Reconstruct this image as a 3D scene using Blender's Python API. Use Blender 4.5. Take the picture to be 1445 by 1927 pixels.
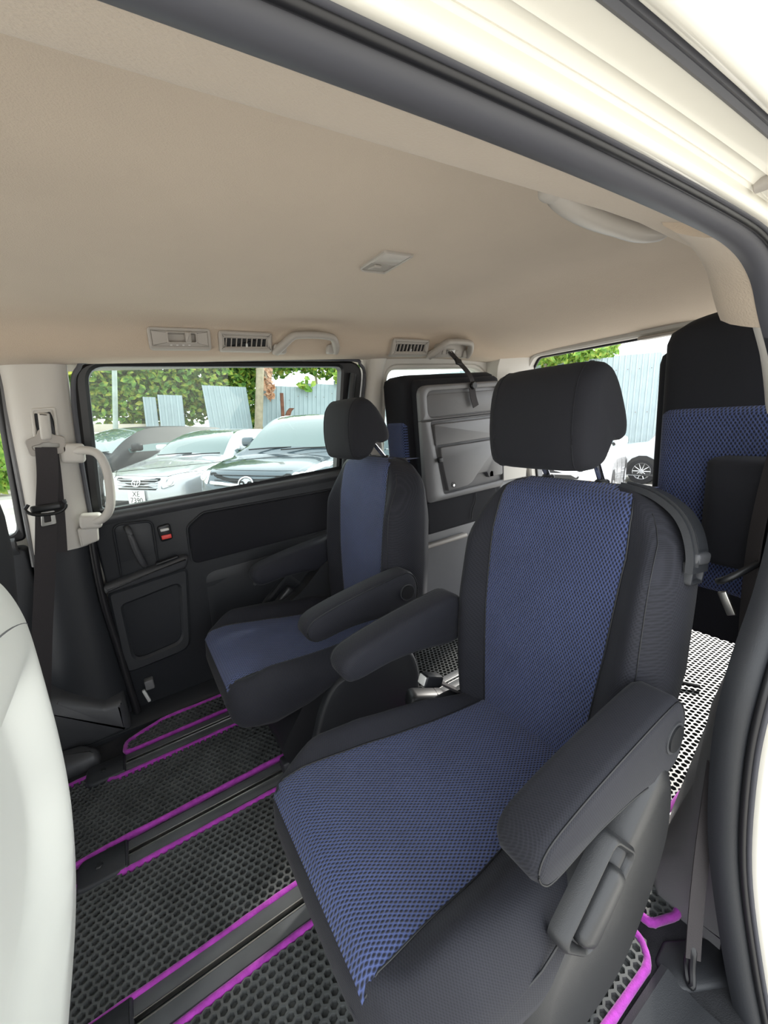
import bpy, bmesh, math, random
import numpy as np
from mathutils import Matrix, Vector

for o in list(bpy.data.objects):
    bpy.data.objects.remove(o, do_unlink=True)
SC = bpy.context.scene
COL = SC.collection
rad = math.radians
sin, cos, PI = math.sin, math.cos, math.pi

# ------------------------------------------------------------------ camera
# cabin frame: x towards the tailgate, y across the van away from the open door, z up from the cabin floor
YAW, PITCH, ROLL, FPX = rad(31.36), rad(13.64), rad(-5.23), 780.0
_f = Vector((sin(YAW) * cos(PITCH), cos(YAW) * cos(PITCH), -sin(PITCH)))
_r0 = Vector((cos(YAW), -sin(YAW), 0)); _u0 = _r0.cross(_f)
_r = _r0 * cos(ROLL) + _u0 * sin(ROLL); _u = -_r0 * sin(ROLL) + _u0 * cos(ROLL)
cam_d = bpy.data.cameras.new('camera'); cam = bpy.data.objects.new('camera', cam_d); COL.objects.link(cam)
cam_d.sensor_fit = 'HORIZONTAL'; cam_d.sensor_width = 36.0; cam_d.lens = FPX / 1445.0 * 36.0
cam_d.clip_start = 0.01; cam_d.clip_end = 300
cam.matrix_world = Matrix(((_r.x, _u.x, -_f.x, 0), (_r.y, _u.y, -_f.y, 0), (_r.z, _u.z, -_f.z, 0.95), (0, 0, 0, 1)))
SC.camera = cam

# ------------------------------------------------------------------ world, sun, exposure
W = bpy.data.worlds.new('sky'); SC.world = W; W.use_nodes = True
bgn = W.node_tree.nodes['Background']; bgn.inputs[0].default_value = (0.93, 0.97, 1.0, 1); bgn.inputs[1].default_value = 1.55
sun_d = bpy.data.lights.new('sun_offscreen', 'SUN'); sun_d.energy = 2.3; sun_d.angle = rad(3); sun_d.color = (1.0, 0.95, 0.87)
sun = bpy.data.objects.new('sun_offscreen', sun_d); COL.objects.link(sun)
sun.rotation_euler = Vector((3.0, 1.0, 1.9)).to_track_quat('Z', 'Y').to_euler()
sun.location = Vector((3.0, 1.0, 1.9)) * 20
SC.view_settings.view_transform = 'Standard'; SC.view_settings.look = 'None'
SC.view_settings.exposure = 1.15; SC.view_settings.gamma = 1.0; SC.view_settings.use_curve_mapping = False

# ------------------------------------------------------------------ materials
MATS = {}
def mat(name, col, rough=0.6, spec=0.5, metal=0.0, noise=None, bump=None, coat=0.0, emit=None, sheen=0.0):
    """noise=(scale, amount) colour mottling; bump=(scale, strength) fine relief"""
    m = bpy.data.materials.new(name); m.use_nodes = True; MATS[name] = m
    nt = m.node_tree; b = nt.nodes['Principled BSDF']
    b.inputs['Base Color'].default_value = (*col, 1); b.inputs['Roughness'].default_value = rough
    b.inputs['Specular IOR Level'].default_value = spec; b.inputs['Metallic'].default_value = metal
    b.inputs['Coat Weight'].default_value = coat; b.inputs['Sheen Weight'].default_value = sheen
    tc = nt.nodes.new('ShaderNodeTexCoord')
    if noise:
        n = nt.nodes.new('ShaderNodeTexNoise'); n.inputs['Scale'].default_value = noise[0]; n.inputs['Detail'].default_value = 4
        nt.links.new(tc.outputs['Object'], n.inputs['Vector'])
        mr = nt.nodes.new('ShaderNodeMapRange'); mr.inputs['From Min'].default_value = .3; mr.inputs['From Max'].default_value = .7
        mr.inputs['To Min'].default_value = 1 - noise[1]; mr.inputs['To Max'].default_value = 1 + noise[1]
        nt.links.new(n.outputs['Fac'], mr.inputs['Value'])
        mx = nt.nodes.new('ShaderNodeMix'); mx.data_type = 'RGBA'; mx.blend_type = 'MULTIPLY'; mx.inputs[0].default_value = 1
        mx.inputs[6].default_value = (*col, 1); nt.links.new(mr.outputs['Result'], mx.inputs[7])
        nt.links.new(mx.outputs[2], b.inputs['Base Color'])
    if bump:
        n2 = nt.nodes.new('ShaderNodeTexNoise'); n2.inputs['Scale'].default_value = bump[0]; n2.inputs['Detail'].default_value = 2
        nt.links.new(tc.outputs['Object'], n2.inputs['Vector'])
        bp = nt.nodes.new('ShaderNodeBump'); bp.inputs['Strength'].default_value = bump[1]; bp.inputs['Distance'].default_value = 0.002
        nt.links.new(n2.outputs['Fac'], bp.inputs['Height']); nt.links.new(bp.outputs['Normal'], b.inputs['Normal'])
    return m

def weave_mat(name, base, hole, pu, pv, hole_r, rough=0.75, strength=0.6, sheen=0.2):
    """knitted mesh cloth: two offset lattices of holes in uv metres"""
    m = mat(name, base, rough, 0.3, sheen=sheen); nt = m.node_tree; b = nt.nodes['Principled BSDF']
    uv = nt.nodes.new('ShaderNodeUVMap')
    sc = nt.nodes.new('ShaderNodeVectorMath'); sc.operation = 'MULTIPLY'; sc.inputs[1].default_value = (1 / pu, 1 / pv, 0)
    nt.links.new(uv.outputs[0], sc.inputs[0])
    ds = []
    for off in ((0, 0, 0), (.5, .5, 0)):
        ad = nt.nodes.new('ShaderNodeVectorMath'); ad.operation = 'ADD'; ad.inputs[1].default_value = off
        fr = nt.nodes.new('ShaderNodeVectorMath'); fr.operation = 'FRACTION'
        su = nt.nodes.new('ShaderNodeVectorMath'); su.operation = 'SUBTRACT'; su.inputs[1].default_value = (.5, .5, 0)
        st = nt.nodes.new('ShaderNodeVectorMath'); st.operation = 'MULTIPLY'; st.inputs[1].default_value = (1, 1, 0)
        ln = nt.nodes.new('ShaderNodeVectorMath'); ln.operation = 'LENGTH'
        nt.links.new(sc.outputs[0], ad.inputs[0]); nt.links.new(ad.outputs[0], fr.inputs[0]); nt.links.new(fr.outputs[0], su.inputs[0])
        nt.links.new(su.outputs[0], st.inputs[0]); nt.links.new(st.outputs[0], ln.inputs[0]); ds.append(ln)
    mn = nt.nodes.new('ShaderNodeMath'); mn.operation = 'MINIMUM'
    nt.links.new(ds[0].outputs['Value'], mn.inputs[0]); nt.links.new(ds[1].outputs['Value'], mn.inputs[1])
    mr = nt.nodes.new('ShaderNodeMapRange'); mr.inputs['From Min'].default_value = hole_r * .6; mr.inputs['From Max'].default_value = hole_r * 1.5
    nt.links.new(mn.outputs[0], mr.inputs['Value'])
    mx = nt.nodes.new('ShaderNodeMix'); mx.data_type = 'RGBA'
    nt.links.new(mr.outputs['Result'], mx.inputs[0]); mx.inputs[6].default_value = (*hole, 1); mx.inputs[7].default_value = (*base, 1)
    tc = nt.nodes.new('ShaderNodeTexCoord'); nz = nt.nodes.new('ShaderNodeTexNoise'); nz.inputs['Scale'].default_value = 7; nz.inputs['Detail'].default_value = 3
    nt.links.new(tc.outputs['Object'], nz.inputs['Vector'])
    m2 = nt.nodes.new('ShaderNodeMapRange'); m2.inputs['From Min'].default_value = .35; m2.inputs['From Max'].default_value = .7; m2.inputs['To Min'].default_value = .9; m2.inputs['To Max'].default_value = 1.15
    nt.links.new(nz.outputs['Fac'], m2.inputs['Value'])
    mm = nt.nodes.new('ShaderNodeMix'); mm.data_type = 'RGBA'; mm.blend_type = 'MULTIPLY'; mm.inputs[0].default_value = 1
    nt.links.new(mx.outputs[2], mm.inputs[6]); nt.links.new(m2.outputs['Result'], mm.inputs[7])
    nt.links.new(mm.outputs[2], b.inputs['Base Color'])
    bp = nt.nodes.new('ShaderNodeBump'); bp.inputs['Strength'].default_value = strength; bp.inputs['Distance'].default_value = 0.0015
    nt.links.new(mr.outputs['Result'], bp.inputs['Height']); nt.links.new(bp.outputs['Normal'], b.inputs['Normal'])
    return m

def glass_mat(name, tint, gloss=0.05):
    m = bpy.data.materials.new(name); m.use_nodes = True; MATS[name] = m; nt = m.node_tree
    out = nt.nodes['Material Output']; nt.nodes.remove(nt.nodes['Principled BSDF'])
    t = nt.nodes.new('ShaderNodeBsdfTransparent'); t.inputs[0].default_value = (*tint, 1)
    g = nt.nodes.new('ShaderNodeBsdfGlossy'); g.inputs['Roughness'].default_value = 0.02
    x = nt.nodes.new('ShaderNodeMixShader'); x.inputs[0].default_value = gloss
    nt.links.new(t.outputs[0], x.inputs[1]); nt.links.new(g.outputs[0], x.inputs[2]); nt.links.new(x.outputs[0], out.inputs['Surface'])
    return m

BLUE = weave_mat('blue_mesh', (0.064, 0.090, 0.222), (0.006, 0.008, 0.018), .0062, .0105, .24, strength=.9)
CHAR = weave_mat('charcoal_weave', (0.0185, 0.0195, 0.027), (0.0105, 0.0112, 0.016), .0038, .0066, .25, rough=.75, strength=.2, sheen=.05)
CHARP = mat('charcoal_fabric', (0.0135, 0.014, 0.018), .8, .25, bump=(900, .25), sheen=.04)
HLIN = mat('headliner_felt', (0.535, 0.445, 0.355), .95, .1, noise=(3.0, .05), bump=(420, .35), sheen=.15)
CREAM = mat('cream_plastic', (0.60, 0.575, 0.53), .5, .4, bump=(700, .12))
GREYP = mat('warm_grey_plastic', (0.40, 0.37, 0.335), .45, .4)
SHELL = mat('seat_shell_plastic', (0.84, 0.86, 0.80), .42, .45, noise=(5, .03))
DARK = mat('dark_plastic', (0.022, 0.024, 0.028), .5, .45, bump=(800, .2))
DARK2 = mat('black_plastic', (0.012, 0.013, 0.015), .42, .5)
DGREY = mat('dark_grey_plastic', (0.055, 0.057, 0.062), .45, .5, bump=(800, .2))
SHELLD = mat('seat_side_plastic', (0.026, 0.027, 0.029), .36, .5, bump=(900, .15))
MGREY = mat('mid_grey_plastic', (0.16, 0.16, 0.165), .42, .5, noise=(6, .06), bump=(700, .15))
RUBBER = mat('black_rubber', (0.012, 0.012, 0.014), .4, .5)
SEALG = mat('grey_seal', (0.075, 0.076, 0.088), .5, .4)
WEBB = mat('belt_webbing', (0.040, 0.036, 0.038), .7, .3, bump=(500, .3))
CHROME = mat('chrome', (0.8, 0.8, 0.82), .12, .5, metal=1.0)
STEEL = mat('brushed_steel', (0.55, 0.54, 0.52), .3, .5, metal=1.0)
PAINT = mat('ivory_white_body_paint', (0.74, 0.715, 0.635), .25, .5, coat=.5)
PAINTB = PAINT
PURP = mat('purple_binding', (0.34, 0.040, 0.36), .8, .2, noise=(60, .25), bump=(300, .5), sheen=.3)
EVA = mat('black_eva', (0.085, 0.090, 0.090), .36, .35, noise=(14, .25))
CARPET = mat('floor_carpet', (0.030, 0.031, 0.034), .9, .1, noise=(20, .25), bump=(600, .5))
RAILM = mat('rail_plastic', (0.085, 0.090, 0.095), .45, .45, noise=(9, .25))
RED = mat('red_mark', (0.75, 0.05, 0.04), .4)
SILV = mat('silver_plastic', (0.62, 0.62, 0.6), .3, .5)
LENS = mat('lamp_lens', (0.62, 0.58, 0.53), .2, .5, coat=.3)
GLASS = glass_mat('clear_glass', (0.93, 0.96, 0.95), .04)
GLASSP = glass_mat('privacy_glass', (0.85, 0.895, 0.88), .03)
GLASSD = glass_mat('rear_glass', (0.78, 0.83, 0.82), .03)

# ------------------------------------------------------------------ mesh helpers
def obj(name, vf, m, parent=None, label=None, cat=None, group=None, kind=None, loc=None, rot=None, uv=None, sharp=38, merge=False):
    """vf = (verts, faces) or a bmesh"""
    me = bpy.data.meshes.new(name)
    if isinstance(vf, bmesh.types.BMesh):
        bm = vf
    else:
        bm = bmesh.new()
        vs = [bm.verts.new(v) for v in vf[0]]
        for f in vf[1]:
            try: bm.faces.new([vs[i] for i in f])
            except ValueError: pass
    if merge: bmesh.ops.remove_doubles(bm, verts=bm.verts, dist=1e-5)
    bmesh.ops.recalc_face_normals(bm, faces=bm.faces)
    for f in bm.faces: f.smooth = True
    bm.to_mesh(me); bm.free()
    me.set_sharp_from_angle(angle=rad(sharp))
    if uv is not None:
        ul = me.uv_layers.new(name='UVMap')
        co = np.array([uv(v.co) for v in me.vertices], dtype=np.float32)
        idx = np.zeros(len(me.loops), dtype=np.int32); me.loops.foreach_get('vertex_index', idx)
        ul.data.foreach_set('uv', co[idx].ravel())
    me.materials.append(m)
    o = bpy.data.objects.new(name, me); COL.objects.link(o)
    if parent is not None: o.parent = parent
    if loc is not None: o.location = loc
    if rot is not None: o.rotation_euler = rot
    tag(o, label, cat, group, kind)
    return o

def tag(o, label=None, cat=None, group=None, kind=None):
    if label: o['label'] = label
    if cat: o['category'] = cat
    if group: o['group'] = group
    if kind: o['kind'] = kind
    return o

def root(name, label, cat, loc=(0, 0, 0), group=None, kind=None):
    o = bpy.data.objects.new(name, None); COL.objects.link(o); o.location = loc; o.empty_display_size = .05
    return tag(o, label, cat, group, kind)

def shift(vf, d):
    return [(v[0] - d[0], v[1] - d[1], v[2] - d[2]) for v in vf[0]], vf[1]

def join(*vfs):
    V, F = [], []
    for v, f in vfs:
        n = len(V); V += list(v); F += [[i + n for i in q] for q in f]
    return V, F

def box(x0, x1, y0, y1, z0, z1, bev=0.0, seg=2):
    bm = bmesh.new(); bmesh.ops.create_cube(bm, size=1)
    for v in bm.verts:
        v.co = Vector(((x0 + x1) / 2 + v.co.x * (x1 - x0), (y0 + y1) / 2 + v.co.y * (y1 - y0), (z0 + z1) / 2 + v.co.z * (z1 - z0)))
    if bev: bmesh.ops.bevel(bm, geom=bm.edges[:], offset=bev, segments=seg, affect='EDGES', profile=.5)
    return out(bm)

def out(bm):
    bm.verts.index_update()
    V = [tuple(v.co) for v in bm.verts]; F = [[v.index for v in f.verts] for f in bm.faces]; bm.free(); return V, F

def xf(vf, mtx):
    return [tuple(mtx @ Vector(v)) for v in vf[0]], vf[1]

def rbox(c, s, bev, rot=(0, 0, 0), seg=3):
    vf = box(-s[0] / 2, s[0] / 2, -s[1] / 2, s[1] / 2, -s[2] / 2, s[2] / 2, min(bev, min(s) * .49), seg)
    from mathutils import Euler
    return xf(vf, Matrix.Translation(c) @ Euler(rot).to_matrix().to_4x4())

def loft(rings, closed=True, cap0=True, cap1=True, loop=False):
    n = len(rings[0]); V = [tuple(p) for r in rings for p in r]; F = []
    m = len(rings)
    for i in range(m if loop else m - 1):
        a, b = i * n, ((i + 1) % m) * n
        for j in range(n if closed else n - 1):
            k = (j + 1) % n
            F.append([a + j, a + k, b + k, b + j])
    if closed and not loop:
        if cap0: F.append(list(range(n))[::-1])
        if cap1: F.append([(m - 1) * n + j for j in range(n)])
    return V, F

def catmull(P, n, closed=False):
    P = [Vector(p) for p in P]; N = len(P); R = []
    segs = N if closed else N - 1
    for i in range(segs):
        if closed: a, b, c, d = P[i - 1], P[i], P[(i + 1) % N], P[(i + 2) % N]
        else: a, b, c, d = P[max(i - 1, 0)], P[i], P[i + 1], P[min(i + 2, N - 1)]
        for k in range(n):
            t = k / n
            R.append(.5 * ((2 * b) + (c - a) * t + (2 * a - 5 * b + 4 * c - d) * t * t + (3 * b - a - 3 * c + d) * t ** 3))
    if not closed: R.append(P[-1])
    return R

def tube(path, r, n=10, closed=False, flat=None, up=(0, 0, 1)):
    """round or flat (w,h) section swept along a path"""
    P = [Vector(p) for p in path]; N = len(P); rings = []; up = Vector(up)
    for i, p in enumerate(P):
        t = (P[(i + 1) % N] - P[i - 1]) if closed else (P[min(i + 1, N - 1)] - P[max(i - 1, 0)])
        t.normalize(); s = t.cross(up)
        if s.length < 1e-4: s = t.cross(Vector((0, 1, 0.01)))
        s.normalize(); w = s.cross(t)
        if flat:
            a, b = flat[0] / 2, flat[1] / 2; e = min(a, b) * .5
            q = [(a, -b + e), (a, b - e), (a - e, b), (-a + e, b), (-a, b - e), (-a, -b + e), (-a + e, -b), (a - e, -b)]
            rings.append([p + s * x + w * y for x, y in q])
        else:
            rr = r[i] if isinstance(r, (list, tuple)) else r
            rings.append([p + (s * cos(2 * PI * k / n) + w * sin(2 * PI * k / n)) * rr for k in range(n)])
    return loft(rings, loop=closed)

def cyl(c, r, axis, h, n=24, bev=0.0):
    ax = Vector(axis).normalized(); q = ax.to_track_quat('Z', 'Y'); c = Vector(c)
    pr = [(r, -h / 2), (r, h / 2 - bev), (r - bev, h / 2)] if bev else [(r, -h / 2), (r, h / 2)]
    return loft([[c + q @ Vector((a * cos(2 * PI * k / n), a * sin(2 * PI * k / n), z)) for k in range(n)] for a, z in pr])

def rpoly(C, r, n=5):
    """rounded polygon from 2-D corners; r a number or one per corner"""
    R = []; N = len(C)
    for i, c in enumerate(C):
        c = Vector(c); a = Vector(C[i - 1]); b = Vector(C[(i + 1) % N]); rr = r[i] if isinstance(r, (list, tuple)) else r
        u, v = (a - c).normalized(), (b - c).normalized()
        ang = u.angle(v); t = min(rr / math.tan(ang / 2), (a - c).length * .48, (b - c).length * .48)
        p, q = c + u * t, c + v * t
        for k in range(n + 1):
            s = k / n; R.append(p * (1 - s) ** 2 + c * 2 * s * (1 - s) + q * s * s)
    return R

def inset(P, d):
    c = sum((Vector(p) for p in P), Vector((0, 0))) / len(P); R = []; N = len(P); area = 0
    for i in range(N): area += P[i][0] * P[(i + 1) % N][1] - P[(i + 1) % N][0] * P[i][1]
    sg = 1 if area > 0 else -1
    for i in range(N):
        a, b, e = Vector(P[i - 1]), Vector(P[i]), Vector(P[(i + 1) % N])
        t = e - a
        if t.length < 1e-9: R.append(b); continue
        t.normalize(); R.append(b + Vector((-t.y, t.x)) * d * sg)
    return R

def plate(P, mp, d0, d1, bev=.002):
    """outline P pushed from depth d0 to d1 through mp(a, b, depth)"""
    if bev > 0: lv = [(P, d0), (P, d1 - math.copysign(bev, d1 - d0)), (inset(P, bev * .4), d1 - math.copysign(bev * .35, d1 - d0)), (inset(P, bev), d1)]
    else: lv = [(P, d0), (P, d1)]
    return loft([[mp(p[0], p[1], d) for p in Q] for Q, d in lv])

def frame(P, Q, mp, d0, d1, bev=.002):
    """ring between outline P and inner outline Q (same count)"""
    lv = [(P, d0), (P, d1 - bev), (inset(P, bev), d1), (inset(Q, -bev), d1), (Q, d1 - bev), (Q, d0)]
    return loft([[mp(p[0], p[1], d) for p in R] for R, d in lv], loop=True)

def rect(x0, x1, z0, z1): return [(x0, z0), (x1, z0), (x1, z1), (x0, z1)]
def lerp(x, xs, ys): return float(np.interp(x, xs, ys))
def sst(a, b, x): t = min(max((x - a) / (b - a), 0), 1); return t * t * (3 - 2 * t)

def text(name, body, size, mp, m, parent, depth=.001):
    cu = bpy.data.curves.new(name, 'FONT'); cu.body = body; cu.size = size; cu.align_x = 'CENTER'; cu.align_y = 'CENTER'; cu.extrude = depth
    cu.space_line = .85
    t = bpy.data.objects.new(name, cu); COL.objects.link(t)
    me = bpy.data.meshes.new_from_object(t); COL.objects.unlink(t); bpy.data.objects.remove(t)
    for v in me.vertices: v.co = Vector(mp(v.co.x, v.co.y, v.co.z))
    me.materials.clear(); me.materials.append(m)
    o = bpy.data.objects.new(name, me); COL.objects.link(o); o.parent = parent
    return o

YC = 0.835                                        # centre line of the van
# ------------------------------------------------------------------ floor, rails, mats
floor = obj('floor', box(-1.35, 2.0, .10, 1.60, -.06, -.012), CARPET, kind='structure', label='dark carpeted cabin floor under the mats', cat='floor')
def rail(y, x0, x1):
    r = root('seat_rail', 'long dark seat rail with a slotted metal channel in the floor', 'rail', (x0, y, -.012), group='seat rails in the cabin floor', kind='structure')
    L = x1 - x0
    for s in (-1, 1):
        obj('rail_cover', box(0, L, s * .006 if s > 0 else -.036, .036 if s > 0 else -.006, 0, .014, .003), RAILM, r)
        obj('slot_lip', box(.03, L, s * .0062 - .0012, s * .0062 + .0012, .004, .0155, .0005), STEEL, r)
    obj('slot_channel', box(0, L, -.006, .006, 0, .001), RAILM, r)
    c = obj('end_cap', plate(rpoly(rect(-.055, .045, -.040, .040), [.02, .006, .006, .02]), lambda a, b, d: (a, b, d), 0, .021, .006), DARK, r)
    obj('cap_bolt', cyl((-.012, 0, .022), .008, (0, 0, 1), .005, 16, .002), DARK2, c)
    return r
for yy in (.335, .665, 1.003, 1.327): rail(yy, -.215, .92)

def honeycomb(poly, pitch, z, depth, wall=.25):
    """sheet of open hexagonal cells clipped to an outline"""
    P = np.array(poly); R = pitch / math.sqrt(3); V = []; F = []
    x0, y0 = P.min(0); x1, y1 = P.max(0)
    def inside(x, y):
        c = False; n = len(P); j = n - 1
        for i in range(n):
            if (P[i][1] > y) != (P[j][1] > y) and x < (P[j][0] - P[i][0]) * (y - P[i][1]) / (P[j][1] - P[i][1]) + P[i][0]: c = not c
            j = i
        return c
    ang = [PI / 6 + k * PI / 3 for k in range(6)]
    cs = [(cos(a), sin(a)) for a in ang]
    row = 0; y = y0 + R * .9
    while y < y1 - R * .7:
        x = x0 + pitch * (.55 if row % 2 else 1.05)
        while x < x1 - pitch * .45:
            if inside(x, y):
                b = len(V); ri = R * (1 - wall)
                for c, s in cs: V.append((x + R * c, y + R * s, z))
                for c, s in cs: V.append((x + ri * c, y + ri * s, z))
                for c, s in cs: V.append((x + ri * .86 * c, y + ri * .86 * s, z - depth))
                for k in range(6):
                    n = (k + 1) % 6
                    F.append((b + k, b + n, b + 6 + n, b + 6 + k)); F.append((b + 6 + k, b + 6 + n, b + 12 + n, b + 12 + k))
                F.append(tuple(b + 12 + k for k in range(6)))
            x += pitch
        y += R * 1.5; row += 1
    return V, F

def quick_mesh(name, vf, m, parent, smooth=False):
    me = bpy.data.meshes.new(name); me.from_pydata(vf[0], [], vf[1]); me.materials.append(m)
    o = bpy.data.objects.new(name, me); COL.objects.link(o); o.parent = parent
    return o

def mat_piece(corners, radii, label, wiggle=0.0, bw=.011, pitch=.0165):
    P = rpoly(corners, radii, 6)
    if sum(P[i][0] * P[(i + 1) % len(P)][1] - P[(i + 1) % len(P)][0] * P[i][1] for i in range(len(P))) < 0: P = P[::-1]
    c = (sum(p[0] for p in P) / len(P), sum(p[1] for p in P) / len(P))
    r = root('floor_mat', label, 'mat', (c[0], c[1], -.012), group='honeycomb floor mats with purple edges')
    Q = [(p[0] - c[0], p[1] - c[1]) for p in P]
    obj('backing', plate(inset(Q, .003), lambda a, b, d: (a, b, d), 0, .004, 0), EVA, r)
    quick_mesh('honeycomb_sheet', honeycomb(inset(Q, .004), pitch, .013, .0085), EVA, r)['kind'] = 'stuff'
    # bound edge: a flattened sewn tape that follows the outline
    E = []; N = len(Q)
    for i in range(N):
        a, b = Q[i], Q[(i + 1) % N]; L = math.hypot(b[0] - a[0], b[1] - a[1]); n = max(1, int(L / .03))
        for k in range(n): E.append((a[0] + (b[0] - a[0]) * k / n, a[1] + (b[1] - a[1]) * k / n))
    E = inset(E, bw * .35)
    random.seed(len(label))
    rings = []; N = len(E)
    for i in range(N):
        a, b, e = Vector(E[i - 1]), Vector(E[i]), Vector(E[(i + 1) % N]); t = (e - a).normalized(); nrm = Vector((-t.y, t.x))
        k = 1 + random.uniform(-.10, .10); ring = []
        for j in range(10):
            an = 2 * PI * j / 10
            p = b + nrm * (cos(an) * bw * .62 * k); ring.append((p.x, p.y, max(.0005, .0085 + sin(an) * .0095 * k)))
        rings.append(ring)
    obj('edge_binding', loft(rings, loop=True), PURP, r, sharp=80)
    return r
mat_piece([(-.17, .222), (.585, .222), (.61, .25), (.61, .29), (.61, .625), (-.17, .625)], [.02, .05, .03, .01, .02, .02], 'honeycomb floor mat with purple edge between door sill and nearest rail')
mat_piece([(-.33, .70), (.60, .705), (.60, .955), (-.17, .967), (-.30, 1.0), (-.36, .95)], [.02, .02, .02, .08, .04, .02], 'honeycomb floor mat with purple edge on the middle aisle between the rails')
mat_piece([(-.29, 1.045), (-.20, 1.052), (.60, 1.052), (.60, 1.285), (-.19, 1.285), (-.225, 1.30), (-.235, 1.345), (-.34, 1.34), (-.34, 1.02)], [.03, .05, .02, .02, .02, .012, .02, .02, .02], 'honeycomb floor mat with purple edge and notched corner under far seat')
mat_piece([(-.18, 1.372), (.62, 1.372), (.62, 1.475), (-.06, 1.475), (-.17, 1.43)], [.03, .02, .02, .05, .03], 'narrow honeycomb mat strip with purple edge beside the far sliding door')
mat_piece([(.64, .250), (.70, .225), (.745, .262), (.78, .33), (1.15, .34), (1.45, .30), (1.90, .47), (1.94, .60), (1.94, 1.40), (1.1, 1.40), (.95, 1.46), (.63, 1.46), (.63, .40)], [.02, .03, .03, .03, .03, .05, .02, .02, .03, .03, .02, .02, .02], 'large honeycomb mat with purple edge covering the luggage floor')

# sill step at the open door
sill = root('trim_1', 'dark grey ribbed door sill step below the open side door', 'sill', (0, .1, -.02), kind='structure')
def prof_x(P, x0, x1):
    return loft([[(x, y, z) for y, z in P] for x in (x0, x1)])
obj('sill_step', prof_x([(.205 - .1, .02), (.215 - .1, .016), (.215 - .1, -.06), (-.06, -.10), (-.06, -.03), (-.02, 0), (.03, .012), (.06, .008), (.09, .014)], -.62, .60), DARK, sill)
for k in range(8): obj('sill_rib', rbox((-.45 + k * .125, .055, .012), (.085, .012, .006), .002, (0, 0, rad(0))), MGREY, sill)
obj('sill_corner', plate(rpoly([(.59, .08), (.70, .02), (.71, .085), (.64, .13), (.595, .125)], .015), lambda a, b, d: (a, b, d), -.05, .014, .006), DARK, sill)
# floor to the tailgate edge and far edge skirting
obj('trim_2', prof_x([(1.485, -.012), (1.485, .0), (1.50, .012), (1.56, .02), (1.60, .02), (1.60, -.05)], -.28, .92), DARK, kind='structure', label='dark plastic sill along foot of far sliding door', cat='sill')

# ------------------------------------------------------------------ headliner
FARP = [(1.478, 1.151), (1.455, 1.150), (1.43, 1.153), (1.408, 1.160), (1.393, 1.178), (1.38, 1.205), (1.362, 1.228), (1.325, 1.245), (1.25, 1.256), (1.10, 1.263), (.96, 1.266)]
NEARP = [(.835, 1.267), (.70, 1.266), (.56, 1.262), (.44, 1.253), (.37, 1.24), (.325, 1.215), (.305, 1.18), (.300, 1.155), (.292, 1.138), (.275, 1.129), (.24, 1.116), (.205, 1.102)]
def hl_pt(y, z, x):
    drop = .115 * sst(1.15, 1.78, x) + .02 * sst(-.4, -1.35, x)
    k = (z - 1.10) / .167
    return (x, y, z - drop * max(k, 0))
xs = [-1.35 + i * 3.12 / 46 for i in range(47)]
V = []; prof = FARP + NEARP
prof = [tuple(p) for p in catmull([Vector((a, b, 0)) for a, b in prof], 3)]
prof = [(p[0], p[1]) for p in prof]
lip = len(prof)
rings = []
for x in xs:
    ring = []
    for (y, z) in prof:
        # behind the door the near lip hugs the body side
        yy, zz = y, z
        if x > .5 and y < .34:
            s = sst(.50, .72, x) * sst(.34, .20, y); yy = y - .02 * s; zz = z - .06 * s
        ring.append(hl_pt(yy, zz, x))
    rings.append(ring)
top = [[(p[0], p[1], p[2] + .015 + .02) for p in r] for r in rings]
Va, Fa = loft(rings, closed=False); Vb, Fb = loft(top, closed=False)
ceiling = obj('ceiling', join((Va, Fa), (Vb, Fb)), HLIN, kind='structure', label='beige felt headliner of the van with curved sides', cat='ceiling', sharp=60)
# roof skin above the headliner
rp = [(1.60, 1.16), (1.585, 1.24), (1.52, 1.30), (1.30, 1.33), (.835, 1.345), (.37, 1.33), (.20, 1.305), (.10, 1.275)]
obj('trim_3', loft([[(x, y, z) for y, z in rp] + [(x, y, z - .012) for y, z in rp[::-1]] for x in (-1.35, -.5, .5, 1.2, 1.82)]), PAINT, kind='structure', label='white painted roof skin above the headliner', cat='roof')

# ------------------------------------------------------------------ far side: pillars, door, windows
def yw(z): return lerp(z, [-.05, .35, .66, .735, .76, 1.15], [1.575, 1.565, 1.535, 1.535, 1.525, 1.475])
def farmap(off=0.0): return lambda a, b, d: (a, yw(b) - off - d, b)
def lean(x, z): return x + .13 * (z - .73)
def farplate(C, r, d0, d1, bev=.003): return plate(rpoly(C, r), farmap(), d0, d1, bev)

# window opening of the sliding door
win_out = rpoly([(-.115, .722), (.80, .742), (.868, 1.145), (-.062, 1.160)], [.02, .03, .06, .075], 6)
win_in = rpoly([(-.082, .730), (.726, .737), (.772, 1.128), (-.030, 1.145)], [.012, .012, .02, .05], 6)
w1 = obj('window_1', frame(win_out, win_in, farmap(-.015), -.02, .022, .008), RUBBER, kind='structure', label='black framed window of the far sliding door', cat='window')
obj('pane', plate(inset(win_in, -.01), farmap(-.02), .0, .004, 0), GLASSP, w1)
tr = rpoly([(-.128, .70), (-.09, .70), (-.045, 1.10), (-.08, 1.13)], .01)
obj('frame_moulding', tube(catmull([(-.112, yw(.73) - .014, .73), (-.098, yw(.9) - .014, .9), (-.075, yw(1.08) - .014, 1.08), (-.05, yw(1.14) - .016, 1.138), (0, yw(1.15) - .018, 1.158), (.3, yw(1.15) - .018, 1.156), (.78, yw(1.15) - .018, 1.150), (.845, yw(1.13) - .016, 1.13), (.862, yw(1.08) - .014, 1.08), (.83, yw(.9) - .014, .9), (.80, yw(.75) - .014, .75)], 5), .0065, 8), SEALG, w1)
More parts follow.
